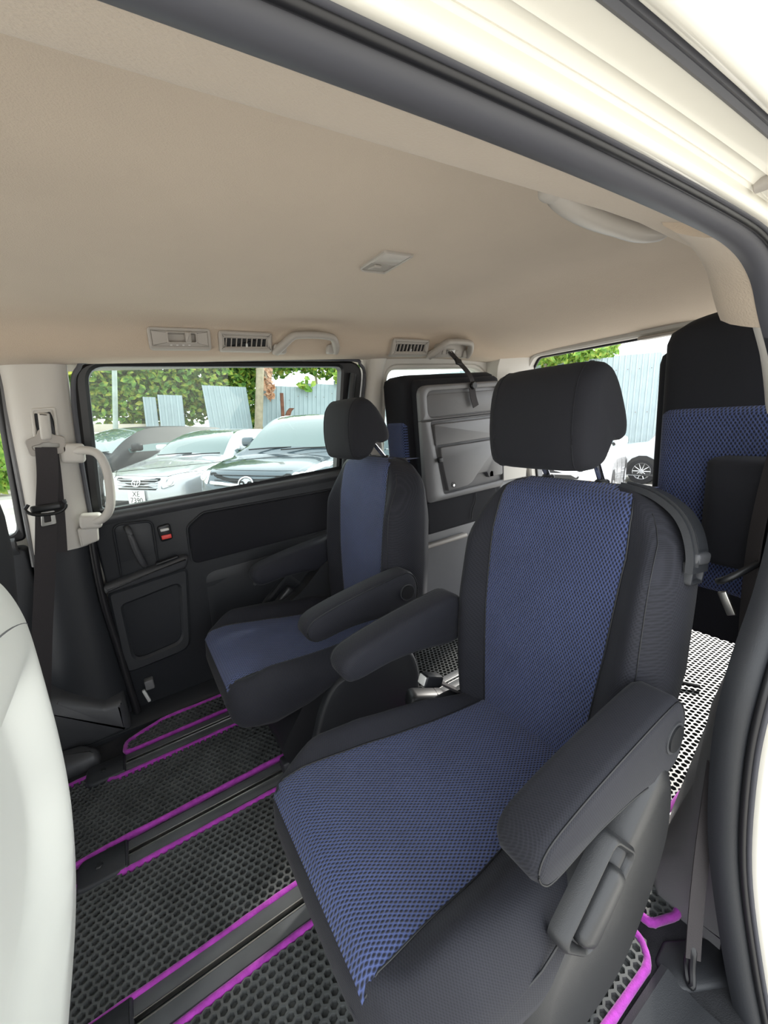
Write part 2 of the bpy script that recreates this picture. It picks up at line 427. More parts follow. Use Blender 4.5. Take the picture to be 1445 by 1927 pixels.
obj('slide_guide', tube(catmull([(.757, yw(.74) - .016, .742), (.778, yw(.9) - .016, .9), (.812, yw(1.1) - .018, 1.10)], 5), .015, 10), DARK2, w1)
obj('demister_wire', tube([(-.05, yw(.84) + .012, .842), (.735, yw(.81) + .012, .812)], .0008, 6), DARK2, w1)

# door trim panel
d1 = obj('door_1', farplate([(-.128, .006), (.87, .006), (.86, .738), (-.118, .722)], [.04, .03, .02, .02], -.05, .008, .006), DARK, kind='structure', label='dark trim panel of the far sliding door', cat='door')
def beltroll(z0, y0, r): return [(y0, z0 - r), (y0 - r * .8, z0 - r * .4), (y0 - r, z0), (y0 - r * .7, z0 + r * .5), (y0, z0 + r * .8)]
obj('belt_roll', loft([[(x, y, z + .014 * (x + .1)) for y, z in beltroll(.706, 1.532, .026)] for x in np.linspace(-.118, .84, 8)]), DGREY, d1, sharp=60)
fp = rpoly([(.135, .487), (.84, .497), (.85, .655), (.20, .662), (.145, .625)], [.025, .02, .02, .04, .03], 6)
obj('fabric_inset', plate(fp, farmap(), .0, .016, .006), CHARP, d1)
obj('inset_bezel', frame([Vector(p) for p in inset(fp, -.008)], [Vector(p) for p in fp], farmap(), .0, .013, .003), DARK, d1)
# lever recess and inside handle
hp = rpoly([(-.075, .478), (.028, .500), (.040, .668), (-.062, .676)], [.012, .012, .018, .02], 5)
hb = obj('handle_recess', plate(hp, farmap(), 0, .010, .001), DARK, d1)
obj('recess_rim', frame(inset(hp, -.007), hp, farmap(), 0, .016, .003), DARK, hb)
obj('lever', tube(catmull([(-.030, yw(.66) - .016, .664), (-.026, yw(.65) - .034, .655), (-.020, yw(.6) - .038, .60), (-.010, yw(.54) - .034, .545), (-.006, yw(.53) - .016, .528)], 4), .0095, 12), DGREY, hb)
lk = obj('lock_bezel', plate(rpoly([(.055, .592), (.092, .597), (.092, .652), (.052, .648)], .010, 4), farmap(), 0, .018, .004), DARK2, d1)
obj('lock_knob', rbox((.073, yw(.636) - .019, .634), (.026, .006, .009), .002), SILV, lk)
obj('lock_mark', rbox((.074, yw(.61) - .019, .609), (.030, .006, .014), .002), RED, lk)
# arm ledge with pocket below
lg = obj('arm_ledge', plate(rpoly([(-.128, .468), (.112, .492), (.126, .530), (.112, .535), (-.10, .502), (-.128, .495)], [.012, .02, .01, .01, .01, .01], 5), farmap(), 0, .055, .012), DGREY, d1)
obj('window_switch', rbox((.06, yw(.53) - .036, .533), (.07, .022, .008), .003, (0, rad(-8), 0)), DARK2, lg)
po = rpoly([(-.135, .165), (.075, .180), (.118, .488), (-.125, .465)], [.03, .05, .02, .02], 5)
pi_ = rpoly([(-.098, .205), (.052, .222), (.080, .435), (-.092, .410)], [.03, .04, .015, .015], 5)
pk = obj('pocket_frame', frame(po, pi_, farmap(), 0, .030, .008), DARK, d1)
obj('pocket_back', plate(inset(pi_, -.004), farmap(), 0, .010, 0), DARK, pk)
obj('lower_panel', plate(rpoly([(.15, .11), (.82, .11), (.83, .46), (.16, .45)], .05, 5), farmap(), 0, .016, .008), DARK, d1)
obj('screw_cover', cyl((.335, yw(.35) - .018, .352), .008, (0, -1, 0), .006, 16, .002), DGREY, d1)
obj('striker_bracket', rbox((-.075, 1.545, .105), (.028, .03, .035), .004), MGREY, d1)
obj('striker_pin', rbox((-.092, 1.548, .062), (.010, .014, .05), .003, (0, rad(-12), 0)), SILV, d1)
# vertical dark gap seal between door and pillar
obj('trim_4', tube(catmull([(-.128, 1.535, .02), (-.134, 1.54, .25), (-.138, 1.53, .45), (-.128, 1.515, .62), (-.115, 1.51, .72)], 5), .011, 10), RUBBER, kind='structure', label='black rubber door seal beside the far pillar foot', cat='seal')

# B pillar: cream upper garnish and dark lower garnish
def pillar_loft(Z, xl, xr, yb, bulge):
    rings = []
    for z, a, b, y, g in zip(Z, xl, xr, yb, bulge):
        n = 9; ring = []
        for k in range(n):
            t = k / (n - 1); e = 1 - abs(2 * t - 1) ** 3.2
            ring.append((a + (b - a) * t, y - g * e, z))
        ring += [(b, y + .05, z), (a, y + .05, z)]
        rings.append(ring)
    return loft(rings)
bp_ = obj('trim_5', pillar_loft([.635, .72, .85, 1.0, 1.10, 1.135, 1.15], [-.273, -.262, -.250, -.235, -.222, -.219, -.219], [-.124, -.118, -.108, -.094, -.083, -.079, -.076], [1.53, 1.525, 1.515, 1.50, 1.485, 1.478, 1.47], [.035, .035, .035, .035, .032, .028, .02]), CREAM, kind='structure', label='cream pillar garnish ahead of the far sliding door', cat='pillar')
obj('anchor_track', rbox((-.1555, 1.469, .995), (.042, .014, .075), .006), DARK, bp_)
obj('anchor_rim', frame(rpoly(rect(-.183, -.128, .950, 1.040), .008, 4), rpoly(rect(-.176, -.135, .957, 1.033), .005, 4), lambda a, b, d: (a + .13 * (b - .995), 1.468 - d, b), 0, .010, .002), CREAM, bp_)
obj('front_edge_strip', tube(catmull([(-.224, 1.49, 1.14), (-.243, 1.508, .95), (-.262, 1.526, .74), (-.276, 1.532, .60)], 4), .0075, 8), MGREY, bp_)
lo = obj('trim_6', pillar_loft([.0, .10, .30, .45, .60, .640], [-.36, -.345, -.315, -.298, -.280, -.274], [-.145, -.142, -.140, -.140, -.132, -.127], [1.56, 1.56, 1.56, 1.555, 1.54, 1.535], [.055, .05, .045, .04, .035, .032]), DARK, kind='structure', label='dark lower pillar garnish ahead of the far sliding door', cat='pillar')
obj('foot_moulding', plate(rpoly([(-.42, .0), (-.15, .0), (-.15, .115), (-.20, .12), (-.30, .20), (-.42, .25)], .015, 4), lambda a, b, d: (a, 1.56 - d, b), 0, .085, .02), DGREY, lo)
obj('foot_cover', plate(rpoly([(-.40, 1.38), (-.24, 1.385), (-.235, 1.42), (-.28, 1.47), (-.40, 1.49)], .03, 5), lambda a, b, d: (a, b, d), -.012, .035, .02), DGREY, lo)

# front door beyond the pillar
d2 = obj('door_2', farplate([(-1.3, .02), (-.285, .02), (-.285, .66), (-1.3, .68)], .02, -.05, .0, .006), DARK, kind='structure', label='dark trim panel of the far front door', cat='door')
obj('belt_roll', loft([[(x, y, z) for y, z in beltroll(.672, 1.535, .028)] for x in (-1.3, -.30)]), DGREY, d2, sharp=60)
w2o = rpoly([(-1.25, .69), (-.277, .68), (-.222, 1.155), (-1.0, 1.16)], .02, 4); w2i = rpoly([(-1.22, .71), (-.293, .70), (-.240, 1.132), (-.98, 1.135)], .03, 4)
w2 = obj('window_2', frame(w2o, w2i, farmap(-.02), -.02, .02, .005), RUBBER, kind='structure', label='window of the far front door', cat='window')
obj('pane', plate(inset(w2i, -.01), farmap(-.03), 0, .004, 0), GLASS, w2)

# far quarter: C pillar, quarter window, trim wall, D pillar
cp = obj('trim_7', pillar_loft([.42, .62, .74, .90, 1.03, 1.10, 1.15], [.82, .83, .83, .842, .862, .876, .882], [1.00, .98, .955, .945, .945, .955, .975], [1.55, 1.54, 1.53, 1.515, 1.495, 1.482, 1.47], [.045, .045, .045, .045, .045, .04, .03]), CREAM, kind='structure', label='cream pillar garnish behind the far sliding door', cat='pillar')
wq = rpoly([(.95, .70), (1.62, .72), (1.52, 1.105), (.975, 1.112)], [.03, .05, .12, .05], 6)
wqo = rpoly([(.90, .62), (1.78, .62), (1.76, 1.158), (.90, 1.16)], .01, 6)
w3 = obj('window_3', frame(inset(wq, -.02), wq, farmap(-.01), -.02, .02, .006), CREAM, kind='structure', label='rear quarter window behind the far folded seat', cat='window')
obj('pane', plate(inset(wq, -.008), farmap(-.02), 0, .004, 0), GLASSP, w3)
qw = obj('wall_right', frame(wqo, inset(wq, -.018), farmap(), -.06, .012, .003), CREAM, kind='structure', label='cream upper trim of far luggage side wall', cat='wall')
obj('lower_trim', loft([[(x, y, z) for y, z in ((1.58, .64), (1.50, .63), (1.475, .58), (1.47, .44), (1.455, .42), (1.45, .30), (1.46, .28), (1.46, -.01), (1.58, -.01))] for x in (.90, 1.3, 1.95)]), MGREY, qw)
obj('trim_shelf', rbox((1.15, 1.452, .415), (.34, .05, .05), .012), MGREY, qw)
obj('trim_shelf_lip', rbox((1.15, 1.440, .335), (.36, .03, .02), .008), GREYP, qw)
obj('wall_outer_right', box(-1.35, 1.86, 1.585, 1.60, -.08, .70, .004), PAINT, kind='structure', label='painted outer body side behind the far trims', cat='body side')
# outer skin so the cabin is closed behind the trims
obj('trim_11', box(1.90, 2.0, .14, 1.56, -.06, .004, .008), DGREY, kind='structure', label='dark sill plate at the open tailgate', cat='sill')
hg = rpoly([(.13, -.06), (1.58, -.06), (1.56, .6), (1.54, 1.08), (1.46, 1.175), (.21, 1.175), (.14, 1.08), (.13, .6)], .03, 6)
hgi = rpoly([(.25, .0), (1.43, .0), (1.45, .55), (1.43, 1.05), (1.36, 1.135), (.31, 1.135), (.25, 1.05), (.23, .55)], [.04, .04, .2, .08, .05, .05, .08, .2], 6)
def hmap(a, b, d): return (1.86 - d - (b - .6) * .16, a, b)
tg_ = obj('trim_12', frame(hg, hgi, hmap, 0, .045, .008), CREAM, kind='structure', label='cream surround of the open tailgate', cat='door frame')
obj('weather_strip', tube([hmap(p.x, p.y, .0) for p in hgi], .009, 8, True, up=(1, 0, 0)), RUBBER, tg_, sharp=80)
obj('latch_cover', rbox((1.745, .80, 1.128), (.05, .17, .012), .005), GREYP, tg_)
tgr = root('door_3', 'raised tailgate above the open luggage bay', 'tailgate', (1.80, .85, 1.24), kind='structure')
def gm(a, b, d): return (.02 + b * .80 - d * .55, a, b * .62 + .02 - d * .8)
go = rpoly([(-.66, 0), (.66, 0), (.70, .5), (.68, 1.05), (-.68, 1.05), (-.70, .5)], .06, 5)
gi = rpoly([(-.54, .08), (.54, .08), (.56, .3), (.54, .55), (-.54, .55), (-.56, .3)], .06, 5)
obj('gate_panel', frame(go, gi, gm, -.04, .03, .01), PAINT, tgr)
obj('gate_glass', plate(inset(gi, -.01), gm, -.02, -.016, 0), GLASSD, tgr)
# D pillar sweeps into the headliner at the far rear corner
dp = [(1.55, 1.46, .55), (1.55, 1.43, .80), (1.52, 1.42, 1.0), (1.50, 1.405, 1.10), (1.54, 1.38, 1.16)]
obj('trim_8', loft([[(1.55 + .03 * (z < .9), y + .01, z), (1.62, y, z), (1.70, y - .01, z), (1.775, y - .015, z), (1.775, 1.56, z), (1.50, 1.56, z)] for (x, y, z) in dp]), CREAM, kind='structure', label='cream pillar trim at the far rear corner', cat='pillar', sharp=60)

# near quarter wall behind the open door (y small side)
def ynear(z): return lerp(z, [-.05, .35, .735, 1.15], [.165, .165, .168, .195])
nw = obj('wall_left', loft([[(x, ynear(z), z) for z in (-.05, .2, .45, .7)] + [(x, ynear(z) - .04, z) for z in (.7, .45, .2, -.05)] for x in (.76, 1.2, 1.97)]), DARK, kind='structure', label='dark side wall behind the open door', cat='wall')
arch = []
for x, h, yo in ((.70, .02, .22), (.715, .26, .235), (.76, .40, .25), (.84, .48, .265), (.95, .52, .275), (1.08, .50, .275), (1.2, .40, .27), (1.3, .15, .25), (1.34, .01, .2)):
    ring = [(x, .168, -.02), (x, .168, h)]
    for k in range(7):
        a = PI / 2 * k / 6
        ring.append((x, yo - .09 + .09 * sin(a), h - .16 * min(1, h / .3) * (1 - cos(a))))
    ring += [(x, yo + .045, min(.06, h * .3)), (x, yo + .05, -.02)]
    rings_ = ring; arch.append(ring)
obj('trim_10', loft(arch), MGREY, kind='structure', label='rounded grey wheel arch cover behind the open door', cat='wheel arch', sharp=70)

# ------------------------------------------------------------------ near door aperture
AP = [(-1.30, .205, 1.085), (-.9, .203, 1.096), (-.4, .201, 1.099), (.0, .20, 1.099), (.25, .20, 1.097), (.47, .20, 1.088), (.565, .20, 1.078), (.622, .20, 1.055), (.658, .199, 1.015), (.715, .195, .945), (.765, .191, .84), (.765, .190, .75), (.735, .190, .655), (.672, .192, .54), (.655, .194, .42), (.662, .186, .24), (.650, .152, .08), (.636, .118, -.03)]
AP = [tuple(p) for p in catmull(AP, 6)]
def sweep_ap(prof, i0=0, i1=None):
    pts = AP[i0:i1]; rings = []
    for i, p in enumerate(pts):
        a, b = Vector(pts[max(i - 1, 0)]), Vector(pts[min(i + 1, len(pts) - 1)]); t = b - a
        n = Vector((-t.z, 0, t.x)).normalized()          # away from the opening: up on top, rearwards behind
        if n.z < 0 and n.x < 0: n = -n
        ks = 1 + .55 * sst(1.0, .75, p[2])               # seals and flange widen down the rear jamb
        rings.append([(p[0] + n.x * q[0] * ks, p[1] + (q[1] - .2) * ks, p[2] + n.z * q[0] * ks) for q in prof])
    return loft(rings)
apr = root('trim_9', 'door opening surround with dark garnish, rubber seal and painted flange', 'door frame', (0, .2, 1.1), kind='structure')
def ap_part(name, prof, m, i0=0, i1=None, sharp=50): return obj(name, shift(sweep_ap(prof, i0, i1), (0, .2, 1.1)), m, apr, sharp=sharp)
ap_part('garnish', [(.0, .203), (-.003, .197), (-.0045, .190), (-.003, .184), (.000, .179), (.008, .177), (.03, .178), (.03, .203)], SEALG, i1=51)
ap_part('rear_garnish', [(.0, .203), (-.003, .197), (-.0045, .190), (-.003, .184), (.000, .179), (.008, .177), (.03, .178), (.03, .203)], DARK, i0=50)
ap_part('door_seal', [(.002 - .004 * cos(k * PI / 4), .1745 + .0035 * sin(k * PI / 4)) for k in range(8)], RUBBER, sharp=80)
ap_part('seal_bulb', [(.003 - .0035 * cos(k * PI / 4), .1695 + .003 * sin(k * PI / 4)) for k in range(8)], SEALG, sharp=80)
ap_part('painted_flange', [(.0005, .1675), (-.0005, .164), (.0015, .1605), (.004, .1595), (.02, .163), (.02, .1675)], PAINT)
ap_part('upper_track', [(.010, .162), (.0122, .1585), (.0115, .157), (.0148, .1525), (.0150, .1495), (.0138, .1485), (.0160, .1440), (.0168, .1340), (.03, .134), (.03, .162)], PAINTB, i1=44)
ap_part('roof_gutter', [(.0165, .134), (.0150, .1315), (.0165, .1290), (.0150, .1265), (.0165, .1250), (.03, .125), (.03, .134)], SEALG, i1=44)
ap_part('roof_edge', [(.0165, .1250), (.0120, .1215), (.0110, .1170), (.016, .110), (.03, .105), (.05, .105), (.05, .125)], PAINT, i1=50)
ap_part('rear_jamb', [(.012, .165), (.016, .150), (.016, .110), (.025, .100), (.05, .098), (.05, .165)], PAINTB, i0=48)
tb = obj('track_bracket', shift(rbox((.50, .150, 1.098), (.035, .014, .010), .002, (0, rad(8), 0)), (0, .2, 1.1)), PAINTB, apr)
obj('track_roller', shift(cyl((.475, .152, 1.100), .006, (0, 1, 0), .012, 16, .001), (0, .2, 1.1)), GREYP, apr)
# felt corner and pillar garnish inside the aperture
def band(i0, i1, m, name, prof): return ap_part(name, prof, m, i0, i1, 60)
INP = [(.001, .2035), (.004, .212), (.010, .224), (.018, .238), (.03, .252), (.05, .262), (.06, .255), (.05, .204)]
band(33, 50, HLIN, 'felt_corner', INP)
band(49, 58, CREAM, 'upper_pillar_garnish', [(.001, .2035), (.004, .209), (.012, .215), (.03, .222), (.06, .225), (.06, .204)])
ap_part('lower_pillar_garnish', [(.001, .2032), (.004, .2034), (.015, .2035), (.05, .2035), (.10, .2), (.10, .17), (.03, .17)], DARK, 57, None, 60)

# ------------------------------------------------------------------ fixtures on the far headliner side
def fm(a, b, d): return (a, 1.397 - (b - 1.15) * .45 - d, b)
def fix_root(name, label, cat, x, z, group=None): return root(name, label, cat, (x, fm(x, z, 0)[1], z), group)
def fobj(name, vf, m, r, **k):
    return obj(name, shift(vf, r.location if r.parent is None else r.parent.location), m, r, **k)
def quad(x0, x1, zl0, zl1, zr0, zr1): return [(x0, zl0), (x1, zr0), (x1, zr1), (x0, zl1)]

s = fix_root('climate_switch', 'warm grey rear air conditioning switch panel on the headliner side', 'switch panel', .21, 1.20)
q = rpoly(quad(.128, .292, 1.174, 1.229, 1.172, 1.227), .010, 5)
fobj('bezel', frame(q, inset(q, .010), fm, -.022, .008, .003), GREYP, s)
fobj('face', frame(inset(q, .0095), rpoly(quad(.178, .250, 1.192, 1.214, 1.192, 1.213), .003, 5), fm, -.006, .0095, .001), GREYP, s)
fobj('slot_floor', plate(rpoly(quad(.174, .254, 1.188, 1.218, 1.188, 1.217), .003, 3), fm, -.012, -.006, 0), GREYP, s)
fobj('slot_rim', frame(rpoly(quad(.174, .254, 1.188, 1.218, 1.188, 1.217), .004, 3), rpoly(quad(.178, .250, 1.192, 1.214, 1.192, 1.213), .003, 3), fm, .008, .0125, .0015), GREYP, s)
fobj('slider', plate(rpoly(quad(.222, .237, 1.190, 1.216, 1.190, 1.215), .003, 3), fm, -.006, .020, .003), GREYP, s)
for k in range(4): fobj('dial_mark', plate(rpoly(rect(.180 + k * .016, .186 + k * .016, 1.183, 1.1855), .001, 2), fm, .009, .0100, 0), SILV, s)

def vent(x0, x1, zl0, zl1, zr0, zr1, label, nv):
    xc, zc = (x0 + x1) / 2, (zl0 + zr1) / 2
    v = fix_root('air_vent', label, 'air vent', xc, zc, 'roof air vents')
    q = rpoly(quad(x0, x1, zl0, zl1, zr0, zr1), .010, 5); qi = inset(q, .013)
    fobj('bezel', frame(q, qi, fm, -.022, .010, .005), GREYP, v)
    fobj('cavity', plate(inset(q, .011), fm, -.022, -.004, 0), DARK2, v)
    lo_, hi_ = min(p[1] for p in qi), max(p[1] for p in qi); a, b = min(p[0] for p in qi), max(p[0] for p in qi)
    fobj('louvre_frame', frame(rpoly(quad(a + .002, b - .002, lo_ + .002, hi_ - .003, lo_ + .001, hi_ - .005), .003, 3), rpoly(quad(a + .006, b - .006, lo_ + .006, hi_ - .009, lo_ + .006, hi_ - .011), .002, 3), fm, -.004, .006, .0015), GREYP, v)
    for k in range(nv):
        x = a + .010 + (b - a - .020) * k / (nv - 1)
        fobj('vane', plate([(x - .0012, lo_ + .006), (x + .0012, lo_ + .006), (x + .0042, hi_ - .010), (x + .0018, hi_ - .010)], fm, -.004, .004, 0), GREYP, v)
    fobj('adjuster', plate(rpoly(rect((a + b) / 2 - .0025, (a + b) / 2 + .0025, lo_ + .004, lo_ + .014), .001, 2), fm, .002, .010, .001), SILV, v)
vent(.315, .478, 1.169, 1.224, 1.166, 1.220, 'grey air vent beside the climate switch on the headliner', 9)
vent(.944, 1.118, 1.152, 1.211, 1.151, 1.206, 'small grey air vent near the folded seat strap', 9)

def grip(name, label, x0, x1, z, drop, depth, r, bezel=False):
    g = fix_root(name, label, 'grab handle', (x0 + x1) / 2, z, 'grab handles on the headliner')
    P = [(x0, z - drop, -.004), (x0 + .012, z - drop * .7, depth * .5), (x0 + .045, z + .001, depth), (x0 + .075, z + .005, depth), ((x0 + x1) / 2, z + .006, depth), (x1 - .06, z + .004, depth), (x1 - .028, z - .002, depth * .95), (x1 - .008, z - drop * .6, depth * .5), (x1, z - drop, -.004)]
    pts = [Vector(fm(a, b, d)) for a, b, d in P]
    rr = [r * 1.25, r * 1.2, r * 1.05, r, r, r, r * 1.05, r * 1.15, r * 1.2]
    C = catmull(pts, 5); R = [float(np.interp(i / 5, range(9), rr)) for i in range(len(C))]
    fobj('grip_bar', tube(C, R, 12, up=(0, 1, .5)), GREYP, g, sharp=80)
    for x in (x0 + .012, x1 - .012):
        fobj('mount_foot', plate(rpoly(rect(x - .022, x + .022, z - drop - .008, z - drop + .020), .008, 4), fm, -.01, .010, .004), GREYP, g)
    if bezel:
        fobj('mount_plate', plate(rpoly(rect(x0 + .02, x1 - .02, z - drop - .004, z + .004), .012, 4), fm, -.01, .002, .001), GREYP, g)
        fobj('hook_clip', plate(rpoly(rect((x0 + x1) / 2 - .02, (x0 + x1) / 2 + .02, z - drop + .004, z - drop + .022), .004, 3), fm, 0, .012, .003), SILV, g)
        for s_ in (-1, 1): fobj('clip_wall', plate(rpoly(rect((x0 + x1) / 2 + s_ * .035 - .009, (x0 + x1) / 2 + s_ * .035 + .009, z - drop + .004, z - drop + .020), .003, 3), fm, 0, .005, .001), GREYP, g)
    return g
grip('grab_handle', 'grey grab handle above the far sliding door window', .492, .708, 1.205, .036, .032, .0115)
grip('grab_handle', 'grey grab handle holding the black seat strap', 1.135, 1.345, 1.190, .040, .034, .0125, True)

# grab handle tucked behind the near lip
g = root('grab_handle', 'grey grab handle tucked behind headliner lip above open door', 'grab handle', (.54, .305, 1.15), 'grab handles on the headliner')
C = catmull([(.43, .312, 1.165), (.45, .314, 1.152), (.50, .318, 1.146), (.56, .320, 1.144), (.61, .318, 1.143), (.65, .314, 1.148), (.67, .312, 1.162)], 5)
obj('grip_bar', shift(tube(C, [.012 + .003 * abs(i / len(C) * 2 - 1) for i in range(len(C))], 12), g.location), GREYP, g, sharp=80)
for x in (.435, .65): obj('mount_foot', shift(rbox((x, .314, 1.160), (.04, .02, .03), .008), g.location), GREYP, g)

# dome lamp on the ceiling centre
L0 = hl_pt(.835, 1.267, .57)[2]
lm = root('dome_lamp', 'small rectangular dome lamp with clear lens on the headliner centre', 'lamp', (.572, .835, L0))
def dm(a, b, d): return (a, b, -d)
q = rpoly(rect(-.038, .036, -.056, .060), [.008, .004, .006, .02], 5)
obj('bezel', frame(q, inset(q, .004), dm, -.004, .006, .002), GREYP, lm)
obj('lens', plate(rpoly(rect(-.033, .031, -.051, .008), .003, 3), dm, -.003, .0045, .002), LENS, lm)
obj('base_plate', plate(rpoly(rect(-.033, .031, .008, .055), [.003, .003, .014, .003], 3), dm, -.003, .003, .001), GREYP, lm)
rk = obj('rocker_switch', rbox((-.012, .028, -.0045), (.018, .030, .006), .002, (rad(8), 0, 0)), GREYP, lm)

# ------------------------------------------------------------------ pillar assist handle and far seat belt
ph = root('pillar_handle', 'cream upright assist handle on the far pillar', 'grab handle', (-.12, 1.47, .66))
C = catmull([(-.122, 1.472, .915), (-.085, 1.452, .918), (-.055, 1.440, .905), (-.043, 1.437, .865), (-.045, 1.437, .80), (-.058, 1.440, .745), (-.085, 1.452, .715), (-.125, 1.475, .712)], 6)
obj('grip_bar', shift(tube(C, .0118, 12, up=(0, 1, 0)), ph.location), CREAM, ph, sharp=80)
for z0, z1 in ((.885, .940), (.692, .735)):
    obj('mount_block', shift(rbox((-.112, 1.477, (z0 + z1) / 2), (.055, .05, z1 - z0), .010, (0, rad(7), 0)), ph.location), CREAM, ph)
obj('lower_cover', shift(plate(rpoly([(-.152, .640), (-.105, .650), (-.098, .700), (-.150, .695)], .006, 3), lambda a, b, d: (a, 1.495 - d, b), 0, .022, .005), ph.location), CREAM, ph)

sb = root('seat_belt', 'dark seat belt hanging on the cream far pillar', 'seat belt', (-.17, 1.46, .45))
def sbo(n, vf, m, **k): return obj(n, shift(vf, sb.location), m, sb, **k)
sbo('anchor_arm', plate(rpoly([(-.172, .955), (-.148, .955), (-.139, 1.024), (-.163, 1.028)], [.008, .008, .004, .004], 4), lambda a, b, d: (a, 1.466 - d, b), 0, .022, .006), CREAM)
sbo('guide_loop', frame(rpoly([(-.205, .915), (-.125, .915), (-.118, .960), (-.145, .968), (-.150, .985), (-.172, .985), (-.180, .968), (-.208, .958)], .012, 4), rpoly([(-.193, .932), (-.138, .932), (-.134, .942), (-.150, .944), (-.155, .948), (-.170, .948), (-.178, .944), (-.194, .941)], .003, 4), lambda a, b, d: (a, 1.458 - d, b), 0, .006, .002), GREYP)
def strap(path, w, t, nrm=(0, -1, 0)):
    P = [Vector(p) for p in path]; rings = []; n = Vector(nrm)
    for i, p in enumerate(P):
        d = (P[min(i + 1, len(P) - 1)] - P[max(i - 1, 0)]).normalized(); s_ = d.cross(n).normalized(); m_ = s_.cross(d)
        rings.append([p + s_ * (w / 2) + m_ * t, p + s_ * (w / 2) - m_ * t, p - s_ * (w / 2) - m_ * t, p - s_ * (w / 2) + m_ * t])
    return loft(rings)
sbo('webbing', strap(catmull([(-.165, 1.448, .935), (-.178, 1.446, .86), (-.203, 1.452, .766), (-.246, 1.456, .589), (-.286, 1.458, .438), (-.32, 1.46, .30), (-.345, 1.462, .2)], 4), .047, .0009), WEBB)
sbo('rear_webbing', strap(catmull([(-.158, 1.458, .935), (-.172, 1.470, .83), (-.190, 1.480, .72), (-.205, 1.488, .635)], 4), .036, .0009), WEBB)
tg = sbo('tongue_bar', rbox((-.200, 1.446, .775), (.070, .014, .020), .007), DARK2)
obj('tongue_ring', shift(tube(catmull([(-.236, 1.448, .790), (-.245, 1.446, .775), (-.225, 1.442, .760), (-.18, 1.442, .757), (-.158, 1.444, .770), (-.158, 1.446, .790)], 4), .0045, 8), sb.location), DARK2, tg, sharp=80)
obj('tongue_blade', shift(frame(rpoly([(-.222, .725), (-.188, .727), (-.184, .765), (-.214, .765)], .004, 3), rpoly([(-.213, .735), (-.197, .736), (-.195, .755), (-.210, .755)], .002, 3), lambda a, b, d: (a, 1.445 - d, b), 0, .003, .0008), sb.location), STEEL, tg)

